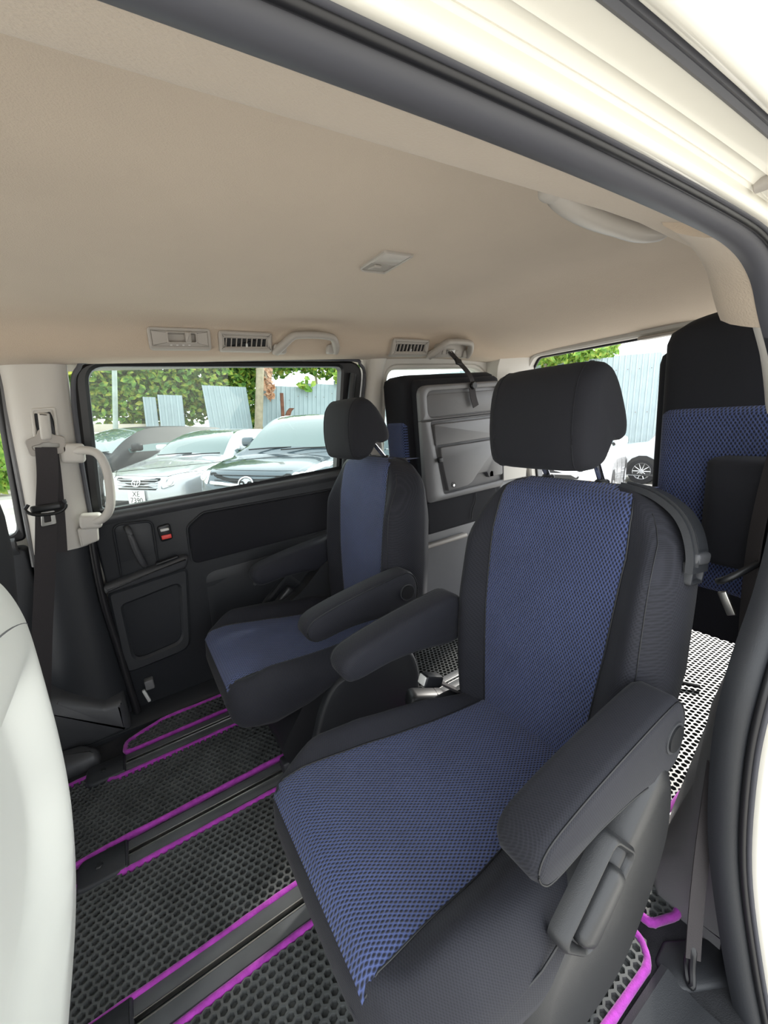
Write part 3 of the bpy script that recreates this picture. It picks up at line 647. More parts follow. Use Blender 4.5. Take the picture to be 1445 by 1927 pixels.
# ------------------------------------------------------------------ captain seats
def make_seat(yc, m, rec, hr_up, label, back_dx):
    """m = +1: outboard side faces the open door (-y); m = -1: mirrored"""
    R = root('captain_seat', label, 'seat', (.40, yc, -.012), 'captain seats of the second row')
    ox, oz = .40, -.012
    def P3(x, yl, z): return (x - ox, -m * yl, z - oz)
    def T(vf): return [P3(*v) for v in vf[0]], vf[1]
    def part(n, vf, mt, parent=None, uv=None, sharp=45): return obj(n, T(vf), mt, parent or R, uv=uv, sharp=sharp)
    # --- cushion
    def wo(x): return lerp(x, [.098, .104, .12, .15, .20, .30, .38, .50, .62], [.150, .185, .215, .238, .258, .268, .266, .235, .205])
    def wi(x): return lerp(x, [.098, .104, .12, .15, .20, .30, .38, .50, .62], [.140, .165, .185, .200, .212, .216, .205, .185, .185])
    def cz(x): return lerp(x, [.098, .104, .115, .13, .17, .25, .35, .5, .62], [.275, .305, .320, .326, .325, .312, .297, .282, .275])
    def yio(x): return lerp(x, [.10, .16, .22, .30, .45, .58], [.172, .172, .165, .158, .132, .118])
    def yii(x): return lerp(x, [.10, .16, .30, .45, .58], [.150, .152, .145, .128, .122])
    def ctop(x, y):
        w = wo(x) if y > 0 else wi(x); s = abs(y) / w
        inner = yio(x) if y > 0 else yii(x)
        b = .040 * sst(inner * .92, inner + .045, abs(y)) * sst(.11, .22, x) * (1 - .75 * sst(.46, .60, x))
        return cz(x) + b - .062 * max(0, (s - .80) / .20) ** 2.2 * (1 if x > .1 else .5)
    def zb(x): return lerp(x, [.098, .104, .12, .2, .3, .42, .62], [.245, .215, .195, .185, .20, .235, .25])
    xs_ = [.098, .100, .104, .110, .118, .124] + [.13 + .0125 * i for i in range(40)]
    rings = []
    for x in xs_:
        a, b = wi(x), wo(x); ring = []
        for k in range(65):
            y = -a + (a + b) * k / 64; ring.append((x, y, max(ctop(x, y), zb(x) + .02)))
        for t in (.25, .5, .75): ring.append((x, b + .004 * sin(PI * t) - .012 * t, ring[64][2] * (1 - t) + zb(x) * t))
        ring += [(x, b - .03, zb(x)), (x, 0, zb(x) - .004), (x, -a + .03, zb(x))]
        z0 = max(ctop(x, -a), zb(x) + .02)
        for t in (.75, .5, .25): ring.append((x, -a - .004 * sin(PI * t) + .012 * t, z0 * (1 - t) + zb(x) * t))
        rings.append(ring)
    part('cushion', loft(rings), CHAR, uv=lambda v: (v.x + v.z * .5, v.y + v.z * .7), sharp=70)
    # blue mesh insert laid into the cushion
    rings = []
    for i in range(41):
        x = .108 + (.600 - .108) * i / 40; a, b = yii(x), yio(x); ring = []
        for k in range(25):
            t = k / 24; y = -a + (a + b) * t; e = min(t, 1 - t)
            ring.append((x - (.003 if i == 0 else 0), y, ctop(x, y) + (.0055 * sst(0, .05, e) + .0005) * (1 if 0 < i else .2)))
        rings.append(ring)
    part('cushion_insert', loft(rings, closed=False), BLUE, uv=lambda v: (v.y, v.x), sharp=80)
    for f, sg in ((yii, -1), (yio, 1)):
        part('insert_seam', tube([(x, sg * f(x), ctop(x, sg * f(x)) + .001) for x in np.linspace(.110, .585, 26)], .0016, 6), DARK2, sharp=80)
    # stitched piping around the front and side faces
    part('side_stitch', tube([(x, wo(x) * .995, zb(x) + .080 + .02 * sst(.15, .4, x)) for x in np.linspace(.13, .40, 14)], .0014, 6), DARK2, sharp=80)
    # --- backrest
    hx, hz = .592 + back_dx, .215; Lb = .588 if m > 0 else .605
    ax = (sin(rec), cos(rec)); fw = (-cos(rec), sin(rec))
    def B(t, y, d):
        bow = .012 * sin(PI * min(1, max(0, t)))                       # gentle lumbar curve
        return (hx + ax[0] * t * Lb + fw[0] * (d + bow), y, hz + ax[1] * t * Lb + fw[1] * (d + bow))
    TT = [i * .025 for i in range(36)] + [.89, .905, .92, .94, .955, .965, .975, .985, .992, .997, 1.0]
    def bw(t): return lerp(t, [0, .1, .25, .5, .75, .86, .92, .96, .985, 1.0], [.180, .195, .212, .224, .219, .208, .190, .167, .142, .110])
    def bi(t): return lerp(t, [0, .2, .5, .8, .95, 1.0], [.112, .122, .138, .146, .138, .118])
    def th(t): return lerp(t, [0, .3, .7, .9, .97, 1.0], [.115, .125, .118, .100, .075, .045])
    def fr(t): return lerp(t, [0, .9, .955, .985, 1.0], [.0, .0, -.006, -.018, -.032])
    def front(t, y):
        w = bw(t); s = abs(y) / w
        b = .036 * sst(bi(t) * .90, bi(t) + .05, abs(y)) * (1 - sst(.72, .93, t)) * (1 - .35 * sst(.12, 0, t))
        return fr(t) + b - .050 * max(0, (s - .82) / .18) ** 2
    rings = []
    for t in TT:
        w = bw(t); ring = []
        for k in range(61):
            y = -w + 2 * w * k / 60; ring.append(B(t, y, front(t, y)))
        e = front(t, w)
        for q_ in (.3, .65): ring.append(B(t, w + .004, e * (1 - q_) - th(t) * q_))
        ring += [B(t, w * .90, -th(t)), B(t, w * .5, -th(t) - .008), B(t, 0, -th(t) - .010), B(t, -w * .5, -th(t) - .008), B(t, -w * .90, -th(t))]
        for q_ in (.65, .3): ring.append(B(t, -w - .004, e * (1 - q_) - th(t) * q_))
        rings.append(ring)
    part('backrest', loft(rings), CHAR, uv=lambda v: (v.y + v.x * .6, v.z), sharp=70)
    rings = []
    for i in range(45):
        t = .045 + (1.0 - .045) * i / 44; a = bi(t); ring = []
        for k in range(25):
            s = k / 24; y = -a + 2 * a * s; e = min(s, 1 - s)
            ring.append(B(t, y, front(t, y) + .0055 * sst(0, .05, e) + .0005))
        rings.append(ring)
    part('backrest_insert', loft(rings, closed=False), BLUE, uv=lambda v: (v.y, v.z), sharp=80)
    for sg in (-1, 1):
        part('insert_seam', tube([B(t, sg * bi(t), front(t, sg * bi(t)) + .001) for t in np.linspace(.05, .99, 30)], .0016, 6), DARK2, sharp=80)
        part('bolster_stitch', tube([B(t, sg * (bw(t) * .90), front(t, bw(t) * .90) + .0005) for t in np.linspace(.04, .93, 24)], .0009, 5), DARK2, sharp=80)
    part('back_hinge_cover', tube([B(.0, y, -.035) for y in (-.19, -.1, 0, .1, .19)], .045, 12), CHARP, sharp=80)
    # --- head restraint
    tx, tz = B(1.0, 0, 0)[0] - .022, B(1.0, 0, 0)[2] - .008
    prof = [(-.058, .012), (-.066, .05), (-.064, .10), (-.052, .150), (-.028, .176), (.000, .176), (.030, .150), (.055, .110), (.070, .075), (.068, .052), (.050, .044), (.022, .046), (.006, .030), (-.012, .010), (-.036, .002)]
    prof = [(p.x, p.y) for p in catmull([Vector((a, b, 0)) for a, b in prof], 3, True)]
    rings = []
    for yl, sc in ((-.108, .55), (-.106, .74), (-.099, .88), (-.086, .96), (-.058, 1.0), (0, 1.012), (.058, 1.0), (.086, .96), (.099, .88), (.106, .74), (.108, .55)):
        rings.append([(tx - .006 + a * sc + .0, yl, tz + hr_up + .09 + (b - .09) * (.5 + .5 * sc)) for a, b in prof])
    hr = part('headrest', loft(rings), CHARP, uv=None, sharp=80)
    for sg in (-1, 1):
        k_ = .082; part('headrest_seam', tube([(tx - .006 + a * .97, sg * k_, tz + hr_up + .09 + (b - .09) * .988) for a, b in prof], .0010, 5, True), CHARP, hr, sharp=80)
        part('headrest_post', tube([B(.96, sg * .058, -.042), B(1.0, sg * .058, -.040), (tx + .012, sg * .058, tz + hr_up + .06)], .0065, 12), CHROME, sharp=60)
        part('post_guide', cyl(B(1.0, sg * .058, -.040), .013, (0, 0, 1), .012, 16, .003), DARK2)
    # --- armrests
    px_, pz_ = (.585, .452) if m > 0 else (.585, .456)
    for sg in (1, -1):
        a_prof = [(px_ + .044, pz_ - .012), (px_ + .042, pz_ + .030), (px_ + .022, pz_ + .058), (px_ - .012, pz_ + .062), (px_ - .12, pz_ + .050), (px_ - .22, pz_ + .034), (px_ - .278, pz_ + .018), (px_ - .297, pz_ - .008), (px_ - .288, pz_ - .034), (px_ - .262, pz_ - .046), (px_ - .18, pz_ - .040), (px_ - .09, pz_ - .046), (px_ - .01, pz_ - .060), (px_ + .030, pz_ - .048)]
        ap_ = [(p.x, p.y) for p in catmull([Vector((a, b, 0)) for a, b in a_prof], 4, True)]
        if sum(ap_[i - 1][0] * ap_[i][1] - ap_[i][0] * ap_[i - 1][1] for i in range(len(ap_))) < 0: ap_ = ap_[::-1]
        y0, y1 = .198, .268
        lv = [(y0, .016), (y0 + .004, .007), (y0 + .014, .0), (y1 - .014, .0), (y1 - .004, .004), (y1, .012)]
        ar = part('armrest', loft([[(p.x, sg * yy, p.y) for p in inset([Vector(q) for q in ap_], d)] for yy, d in lv]), CHAR, uv=lambda v: (v.x, v.y + v.z), sharp=80)
        part('armrest_seam', tube([(p.x, sg * (y1 - .003), p.y) for p in inset([Vector(q) for q in ap_], .0045)], .0012, 5, True), DARK2, ar, sharp=80)
        part('pivot_ring', cyl((px_ + .004, sg * (y1 + .000), pz_ + .004), .024, (0, 1, 0), .004, 28), DGREY, ar)
        part('pivot_cap', cyl((px_ + .004, sg * (y1 + .002), pz_ + .004), .020, (0, 1, 0), .005, 28), DARK2, ar)
    # --- base and shells
    part('seat_base', plate(rpoly([(.22, .035), (.60, .035), (.64, .10), (.62, .25), (.30, .235), (.20, .10)], .04, 5), lambda a, b, d: (a, d, b), -.19, .19, .01), DARK2)
    for y in (.165, -.165): part('rail_slider', box(.20, .66, y - .018, y + .018, .004, .05, .005), DARK)
    P0 = [(.24, .03), (.47, .03), (.565, .12), (.628, .24), (.640, .34), (.612, .43), (.55, .435), (.44, .35), (.30, .27)]
    P1 = [(.30, .105), (.45, .095), (.535, .165), (.592, .265), (.602, .345), (.580, .412), (.535, .412), (.44, .335), (.32, .26)]
    def sm(P): return [(p.x, p.y) for p in catmull([Vector((a, b, 0)) for a, b in P], 4, True)]
    cx, cz_ = .45, .25
    Q0 = [(.30, .03), (.60, .03), (.645, .10), (.64, .20), (.60, .265), (.52, .275), (.44, .262), (.36, .235), (.30, .13)]
    S0 = S1 = None
    def mixp(t, k): return [((cx + ((a[0] * (1 - t) + b[0] * t) - cx) * k), (cz_ + ((a[1] * (1 - t) + b[1] * t) - cz_) * k)) for a, b in zip(S0, S1)]
    for sg, y0, y1 in ((1, .190, .272), (-1, .188, .215)):
        S0, S1 = (sm(P0), sm(P1)) if sg > 0 else (sm(Q0), sm([(a, .14 + (b - .14) * .92) for a, b in Q0]))
        sh = part('side_shell', loft([[(a, sg * (y0 + (y1 - y0) * h), b) for a, b in mixp(t, k)] for h, t, k in ((0, 0, 1), (.35, .1, 1), (.65, .45, 1), (.85, .8, .985), (.96, 1, .96), (1.0, 1, .90))]), SHELLD if sg > 0 else DARK, sharp=70)
        if sg > 0:
            ca, sa = cos(rad(40)), sin(rad(40))
            def rotp(u, v): return (.398 + u * ca - v * sa, .330 + u * sa + v * ca)
            part('lever_surround', frame(rpoly([rotp(-.072, -.046), rotp(.072, -.046), rotp(.072, .044), rotp(-.072, .044)], .018, 5), rpoly([rotp(-.062, -.037), rotp(.062, -.037), rotp(.062, .034), rotp(-.062, .034)], .012, 5), lambda a, b, d: (a, d, b), .255, .280, .004), SHELLD, sh)
            part('recline_lever', rbox((.400, .272, .312), (.100, .030, .044), .013, (0, rad(-40), 0)), SHELLD, sh)
    # --- shoulder release handle on the outboard side
    hp_ = []
    for t, yy in ((.995, .095), (.985, .130), (.965, .160), (.935, .186), (.90, .203), (.86, .214), (.82, .2205), (.78, .223)):
        hp_.append(B(t + .006, yy + .004, -.055))
    hc = catmull(hp_, 4)
    def band_(w, h, off, d, i0=0, i1=None):
        rings = []
        pts = hc[i0:i1]
        for i, p in enumerate(pts):
            a, b = pts[max(i - 1, 0)], pts[min(i + 1, len(pts) - 1)]; tng = (b - a).normalized()
            back = Vector((ax[1], 0, -ax[0])); nrm = back.cross(tng).normalized()
            if nrm.y < 0: nrm = -nrm
            c = Vector(p) + nrm * off + back * d
            rings.append([tuple(c + back * (w / 2) + nrm * -.006), tuple(c + back * (w / 2 - .002) + nrm * h), tuple(c - back * (w / 2 - .002) + nrm * h), tuple(c - back * (w / 2) + nrm * -.006)])
        return loft(rings)
    hb_ = part('shoulder_bezel', band_(.060, .004, 0, 0), DARK)
    part('bezel_rail', band_(.030, .0055, 0, .004, 3, -6), DARK, hb_)
    part('bezel_rib', band_(.006, .008, 0, -.020, 1, -2), DARK, hb_)
    lv_ = B(.825, .2265, -.055)
    part('release_lever', rbox(lv_, (.046, .016, .020), .006, (0, rec, 0)), DGREY, hb_)
    part('lever_pocket', frame(rpoly(rect(-.023, .023, -.020, .018), .006, 4), rpoly(rect(-.016, .016, -.013, .012), .004, 4), lambda a, b, d: B(.785 + b / Lb, .214 + d, -.055 + a), 0, .015, .002), DARK, hb_)
    # --- belt buckle on the inboard side
    bk = part('belt_buckle', rbox((.505, -.198, .330), (.055, .030, .028), .006, (0, rad(25), 0)), DARK2)
    part('buckle_strap', strap([(.525, -.198, .318), (.56, -.195, .285), (.60, -.192, .25)], .036, .002, (0, 0, 1)), WEBB, bk)
    part('buckle_face', rbox((.484, -.198, .340), (.012, .024, .022), .003, (0, rad(25), 0)), SILV, bk)
    return R
make_seat(.490, 1, rad(11.0), .036, 'blue and charcoal captain seat with release handle beside the open door', 0)
make_seat(1.150, -1, rad(7.0), .008, 'blue and charcoal captain seat beside the far sliding door', -.018)

# loose buckle with belt lying by the near seat's inner side
lb = root('stowed_buckle', 'black belt buckle stalk standing on the floor between both seats', 'belt buckle', (.62, .775, -.01))
def lbo(n, vf, m, p=None): return obj(n, shift(vf, lb.location), m, p or lb)
lbo('stalk_cover', rbox((.55, .775, .20), (.11, .055, .05), .016, (0, rad(18), rad(-12))), DARK2)
lbo('stalk', tube(catmull([(.565, .775, .19), (.60, .778, .12), (.62, .78, .0)], 4), .018, 10), DARK)
lbo('strap_end', strap([(.575, .765, .215), (.605, .755, .195), (.63, .745, .165)], .045, .003, (0, 0, 1)), WEBB)

# ------------------------------------------------------------------ third-row seats folded against the sides
def ring_slab(Z, fn): return loft([fn(z) for z in Z])
def folded_seat(m, label):
    """m=+1 near side, -1 far side. local y: 0 at side wall, grows inboard"""
    wall = .197 if m > 0 else 1.67 - .175
    R = root('folded_seat', label, 'seat', (1.2, wall, .38), 'third-row seats folded up to the sides')
    def T(vf): return [(v[0] - 1.2, m * v[1], v[2] - .38) for v in vf[0]], vf[1]
    def part(n, vf, mt, parent=None, uv=None, sharp=60): return obj(n, T(vf), mt, parent or R, uv=uv, sharp=sharp)
    def slab(x0, x1, y0, y1, z0, z1, r, top_arc=0.0, n=6):
        """upright cushion: rounded in plan, domed top"""
        rings = []
        H = z1 - z0
        for t in (0, .015, .04, .08, .2, .4, .6, .8, .90, .95, .98, 1.0):
            e = .0
            for q in ((t - .05) / .05 if t < .05 else 0, (.95 - t) / .05 if t > .95 else 0): e = max(e, min(1, abs(q)))
            sh = r * .55 * (1 - math.sqrt(max(0, 1 - e * e)))
            z = z0 + H * t
            P = rpoly(rect(x0 + sh, x1 - sh, y0 + sh, y1 - sh), r, n)
            rings.append([(p.x, p.y, z + top_arc * t * (1 - min(1, max(0, (p.y - y0) / (y1 - y0))) ** 1.6)) for p in P])
        return loft(rings)
    U = lambda v: (v.y + v.x, v.z)
    if m > 0:
        part('cushion', slab(.945, 1.44, .0, .245, .455, 1.057, .045, .03), CHARP, uv=U)
        part('mesh_insert', slab(.938, 1.42, .02, .240, .535, .908, .04), BLUE, uv=U)
        part('backrest', slab(.975, 1.40, .20, .265, .48, 1.02, .03), CHARP, uv=U)
        part('lower_bolster', slab(.942, 1.43, .045, .225, .438, .60, .04), CHARP, uv=U)
        part('folded_headrest', slab(.885, 1.02, -.03, .135, .615, .815, .04), CHARP, uv=U)
    else:
        part('cushion', slab(.950, 1.45, .0, .16, .46, 1.075, .035), CHARP, uv=U)
        part('mesh_insert', slab(.944, 1.42, .01, .155, .50, .905, .032), BLUE, uv=U)
        part('inner_padding', slab(.985, 1.44, .13, .195, .47, 1.055, .03), CHARP, uv=U)
        part('cloth_skirt', slab(.985, 1.40, .12, .20, .44, .60, .02), CHARP, uv=U)
        mp = lambda a, b, d: (a, .19 + d, b)
        back = rpoly([(.987, .577), (1.428, .577), (1.428, 1.030), (.987, 1.028)], [.025, .03, .045, .04], 6)
        b_ = part('back_panel', plate(back, mp, 0, .010, .002), MGREY)
        part('upper_rim', frame(rpoly([(.985, .899), (1.43, .899), (1.43, 1.032), (.985, 1.030)], [.002, .002, .045, .04], 6), rpoly(rect(1.02, 1.412, .908, 1.008), .028, 6), mp, 0, .022, .004), MGREY, b_)
        part('lower_rim', frame(rpoly([(.985, .575), (1.43, .575), (1.43, .898), (.985, .898)], [.025, .03, .002, .002], 6), rpoly([(1.078, .600), (1.424, .604), (1.424, .892), (1.030, .892)], [.012, .010, .008, .010], 6), mp, 0, .022, .004), MGREY, b_)
        part('upper_tray', plate(rpoly(rect(1.022, 1.410, .910, .996), .024, 5), mp, .008, .013, .002), MGREY, b_)
        part('mid_lid', plate(rpoly(rect(1.044, 1.420, .800, .882), .006, 4), mp, .008, .027, .003), MGREY, b_)
        part('low_lid', plate(rpoly([(1.096, .610), (1.20, .614), (1.228, .624), (1.262, .656), (1.316, .656), (1.330, .630), (1.338, .630), (1.339, .652), (1.352, .652), (1.353, .630), (1.416, .630), (1.416, .790), (1.066, .790), (1.070, .74)], [.006, .01, .006, .008, .008, .004, .002, .006, .006, .002, .008, .006, .006, .02], 4), mp, .008, .028, .003), MGREY, b_)
        lk_ = part('latch', cyl((1.122, .218, .632), .012, (0, 1, 0), .003, 18), DARK2, b_)
        part('latch_pin', cyl((1.122, .221, .630), .005, (0, 1, 0), .004, 12), CHROME, lk_)
        part('side_catch', rbox((1.058, .222, .742), (.022, .012, .020), .004), DARK2, b_)
        part('skirt_cord', tube(catmull([(1.26, .205, .57), (1.25, .207, .53), (1.235, .207, .505), (1.225, .206, .46)], 4), .002, 6), DARK2)
    return R
folded_seat(1, 'folded-up third-row seat with blue mesh beside the open door pillar')
folded_seat(-1, 'folded-up third-row seat showing its grey plastic back panel')

# strap that holds the far folded seat to the grab handle
st = root('tie_strap', 'black strap running from grab handle to grey folded seat back', 'strap', (1.28, 1.29, 1.0))
def sto(n, vf, m, p=None): return obj(n, shift(vf, st.location), m, p or st)
sto('webbing', strap(catmull([(1.205, 1.352, 1.160), (1.215, 1.325, 1.125), (1.235, 1.29, 1.075), (1.243, 1.275, 1.045), (1.250, 1.275, 1.02)], 4), .024, .0012, (0, -1, .3)), WEBB)
sto('hook', tube(catmull([(1.195, 1.357, 1.168), (1.21, 1.350, 1.158), (1.205, 1.345, 1.142), (1.192, 1.350, 1.150)], 4), .003, 8), STEEL)
sto('slide_buckle', rbox((1.218, 1.318, 1.115), (.034, .010, .030), .004, (rad(-30), rad(12), 0)), DARK2)
sto('guide_button', cyl((1.252, 1.272, 1.018), .016, (0, -1, 0), .014, 18, .004), DARK2)
sto('loose_end', strap(catmull([(1.245, 1.276, 1.01), (1.250, 1.274, .97), (1.262, 1.274, .935)], 4), .032, .0014), WEBB)

# near third-row belt by the pillar and luggage cord
nb = root('seat_belt', 'dark seat belt with steel tongue beside the near folded seat', 'seat belt', (.80, .205, .6))
def nbo(n, vf, m, p=None): return obj(n, shift(vf, nb.location), m, p or nb)
nbo('webbing', strap(catmull([(.86, .212, .92), (.84, .222, .80), (.825, .225, .70), (.815, .222, .60), (.81, .215, .45), (.80, .212, .30)], 4), .045, .001, (-.6, .8, 0)), WEBB)
t_ = nbo('tongue_bar', tube(catmull([(.78, .252, .632), (.77, .242, .640), (.775, .228, .652), (.80, .212, .668)], 4), .0055, 10), DARK2)
nbo('tongue_blade', rbox((.775, .236, .60), (.006, .013, .040), .002, (rad(-25), 0, 0)), STEEL, t_)
bl = root('belt_loop', 'dark belt strap end anchored at the sill corner', 'strap', (.62, .178, 0))
obj('webbing', shift(strap(catmull([(.70, .205, .36), (.675, .200, .22), (.645, .190, .11), (.622, .180, .035)], 4), .022, .001, (-.7, -.7, 0)), bl.location), WEBB, bl)
obj('anchor_loop', shift(tube(catmull([(.628, .183, .05), (.618, .178, .02), (.607, .172, .0), (.612, .180, -.002), (.624, .188, .02)], 4, True), .005, 8, True), bl.location), DARK2, bl)
obj('luggage_cord', tube(catmull([(1.40, .78, .012), (1.37, .70, .016), (1.34, .62, .012), (1.36, .54, .016), (1.40, .47, .012)], 5), .006, 8), DARK2, label='thin black cord lying across the luggage mat', cat='cord')
obj('luggage_cord', tube(catmull([(1.08, .56, .012), (1.06, .50, .016), (1.02, .46, .012), (1.04, .41, .012)], 5), .006, 8), DARK2, label='short black cord lying behind the seat armrest', cat='cord')

# ------------------------------------------------------------------ front seats
fs = root('front_seat', 'front passenger seat with pale hard back shell', 'seat', (-.30, .49, -.012))
def fso(n, vf, m, p=None, sharp=60): return obj(n, shift(vf, fs.location), m, p or fs, sharp=sharp)
ZX = [(.03, -.322), (.10, -.272), (.16, -.232), (.23, -.202), (.31, -.180), (.42, -.161), (.52, -.152), (.62, -.148), (.70, -.147), (.75, -.152), (.79, -.165), (.81, -.182), (.82, -.205)]
rings = []
for z, x in [tuple(p)[:2] for p in catmull([Vector((a, b, 0)) for a, b in ZX], 6)]:
    w = lerp(z, [.03, .2, .5, .71, .77, .81, .82], [.225, .245, .252, .252, .240, .205, .14]); ring = []
    for k in range(61):
        s = -1 + 2 * k / 60; e = abs(s) ** 5
        dent = .042 * sst(.215, .15, math.hypot(max(0, abs(w * s) - .0), max(0, .50 - z) * 1.5)) * sst(.70, .62, z)
        ring.append((x - .014 * e - dent, .49 + w * s, z))
    ring += [(x - .075, .49 + w * .99, z), (x - .095, .49, z), (x - .075, .49 - w * .99, z)]
    rings.append(ring)
fso('back_shell', loft(rings), SHELL, sharp=70)
pk_ = rpoly([(.36, .10), (.62, .10), (.645, .25), (.64, .52), (.60, .58), (.38, .58), (.34, .52), (.335, .25)], .05, 5)
def shx(z): return float(np.interp(z, [a for a, b in ZX], [b for a, b in ZX]))
fso('shell_seam', tube([(shx(z) + .0003 - .014 * abs(s) ** 5, .49 + .25 * s, z) for s, z in ((s, .755 - .055 * s * s) for s in np.linspace(-.98, .98, 25))], .0012, 5), MGREY)
fso('lower_shell_seam', tube([(shx(z) + .0003 - .014 * abs(s) ** 5, .49 + .242 * s, z) for s, z in ((s, .27 - .07 * s * s) for s in np.linspace(-.98, .98, 25))], .0012, 5), MGREY)
fso('backrest', loft([[(shx(z) - .06 - a, .49 + b * lerp(z, [.1, .5, .72, .78], [.23, .25, .23, .16]), z) for a, b in ((0, -1), (.0, 1), (.08, 1.02), (.11, .7), (.095, 0), (.11, -.7), (.08, -1.02))] for z in (.12, .3, .5, .68, .74, .775)]), CHARP)
fso('headrest', rbox((-.27, .49, .90), (.11, .24, .17), .05), CHARP)
for yy in (.43, .55): fso('headrest_post', cyl((-.265, yy, .80), .007, (0, 0, 1), .10, 12), CHROME)
fso('cushion', rbox((-.56, .49, .24), (.52, .50, .15), .06), CHARP)
fso('seat_base', rbox((-.54, .49, .08), (.44, .42, .18), .03), DARK2)
ds = root('front_seat', 'dark driver seat beyond the far pillar', 'seat', (-.42, 1.17, -.012))
def dso(n, vf, m): return obj(n, shift(vf, ds.location), m, ds, sharp=60)
rings = []
for z, x, w in ((.15, -.40, .2), (.3, -.34, .225), (.5, -.29, .235), (.70, -.258, .228), (.79, -.250, .210), (.855, -.250, .188), (.895, -.260, .15), (.91, -.285, .11)):
    rings.append([(x - .03 * abs(s) ** 4, 1.14 + w * s, z) for s in np.linspace(-1, 1, 13)] + [(x - .12, 1.14 + w, z), (x - .13, 1.14, z), (x - .12, 1.14 - w, z)])
dso('backrest', loft(rings), CHARP)
dso('headrest', rbox((-.38, 1.14, 1.02), (.10, .24, .16), .05), CHARP)
for yy in (1.08, 1.20): dso('headrest_post', cyl((-.37, yy, .92), .007, (0, 0, 1), .08, 12), CHROME)
dso('cushion', rbox((-.68, 1.14, .26), (.50, .50, .15), .06), CHARP)
dso('seat_base', rbox((-.66, 1.14, .08), (.42, .40, .18), .03), DARK2)

# ------------------------------------------------------------------ outside: car park (the van stands nose-down on a slight slope)
SL = rad(5.0); HC = 1.35
OM = Matrix.Translation(Vector((0, 0, .95)) - Vector((sin(SL), 0, cos(SL))) * HC) @ Matrix.Rotation(SL, 4, 'Y')
def oroot(name, label, cat, x, y, z=0, h=0, group=None, kind=None):
    o = root(name, label, cat, (0, 0, 0), group, kind); o.matrix_world = OM @ Matrix.Translation((x, y, z)) @ Matrix.Rotation(h, 4, 'Z'); return o
def oobj(name, vf, m, label, cat, x, y, z=0, h=0, group=None, kind=None, sharp=40):
    o = obj(name, vf, m, label=label, cat=cat, group=group, kind=kind, sharp=sharp)
    o.matrix_world = OM @ Matrix.Translation((x, y, z)) @ Matrix.Rotation(h, 4, 'Z'); return o

GROUND = mat('pale_gravel', (0.58, 0.55, 0.50), .9, .2, noise=(1.2, .18), bump=(40, .3))
FENCE = mat('pale_blue_sheet', (0.37, 0.45, 0.47), .5, .4, noise=(2.5, .07))
BOARD = mat('cream_wall', (0.62, 0.56, 0.46), .8, .2, noise=(3, .1))
POLEM = mat('weathered_pole', (0.36, 0.31, 0.22), .8, .2, noise=(6, .2))
POLEG = mat('grey_green_pole', (0.36, 0.42, 0.38), .6, .3, noise=(5, .15))
RUST = mat('rusty_steel', (0.16, 0.07, 0.045), .8, .2, noise=(8, .3))
TYRE = mat('tyre_rubber', (0.02, 0.02, 0.022), .75, .3)
ALLOY = mat('alloy_wheel', (0.62, 0.63, 0.65), .25, .5, metal=.7)
SILVERP = mat('silver_car_paint', (0.46, 0.48, 0.50), .25, .5, metal=.35, coat=.8)
NAVYP = mat('slate_blue_car_paint', (0.075, 0.105, 0.125), .2, .5, metal=.3, coat=1.0)
BLACKP = mat('black_car_paint', (0.018, 0.020, 0.022), .5, .4)
WHITEP = mat('white_car_paint', (0.78, 0.79, 0.80), .25, .5, coat=.8)
CARGL = mat('car_glass', (0.09, 0.15, 0.145), .06, .9, coat=1.0)
LAMPG = mat('headlamp_glass', (0.66, 0.68, 0.66), .12, .6, coat=1.0)
AMBER = mat('amber_reflector', (0.75, 0.30, 0.06), .3, .5)
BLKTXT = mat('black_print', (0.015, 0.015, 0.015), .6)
PLATEW = mat('white_plate', (0.80, 0.80, 0.78), .4)
def leaf_mat(name, c1, c2, c3, sc):
    m = mat(name, c1, .55, .35); nt = m.node_tree; b = nt.nodes['Principled BSDF']
    tc = nt.nodes.new('ShaderNodeTexCoord'); n = nt.nodes.new('ShaderNodeTexNoise'); n.inputs['Scale'].default_value = sc; n.inputs['Detail'].default_value = 3
    nt.links.new(tc.outputs['Object'], n.inputs['Vector'])
    r = nt.nodes.new('ShaderNodeValToRGB'); r.color_ramp.elements[0].position = .36; r.color_ramp.elements[0].color = (*c1, 1)
    r.color_ramp.elements[1].position = .64; r.color_ramp.elements[1].color = (*c3, 1); e = r.color_ramp.elements.new(.5); e.color = (*c2, 1)
    nt.links.new(n.outputs['Fac'], r.inputs[0]); nt.links.new(r.outputs[0], b.inputs['Base Color'])
    b.inputs['Subsurface Weight'].default_value = 0.0
    return m
LEAF = leaf_mat('green_leaves', (0.045, 0.13, 0.018), (0.13, 0.26, 0.03), (0.33, 0.36, 0.05), 6)
LEAFB = leaf_mat('bright_leaves', (0.10, 0.24, 0.03), (0.20, 0.36, 0.05), (0.38, 0.44, 0.08), 6)
DRY = leaf_mat('dry_leaves', (0.42, 0.20, 0.10), (0.62, 0.36, 0.22), (0.66, 0.44, 0.30), 8)

oobj('ground', ([(-40, -40, 0), (60, -40, 0), (60, 60, 0), (-40, 60, 0)], [(0, 1, 2, 3)]), GROUND, 'pale gravel ground of the car park', 'ground', 0, 0, kind='structure')

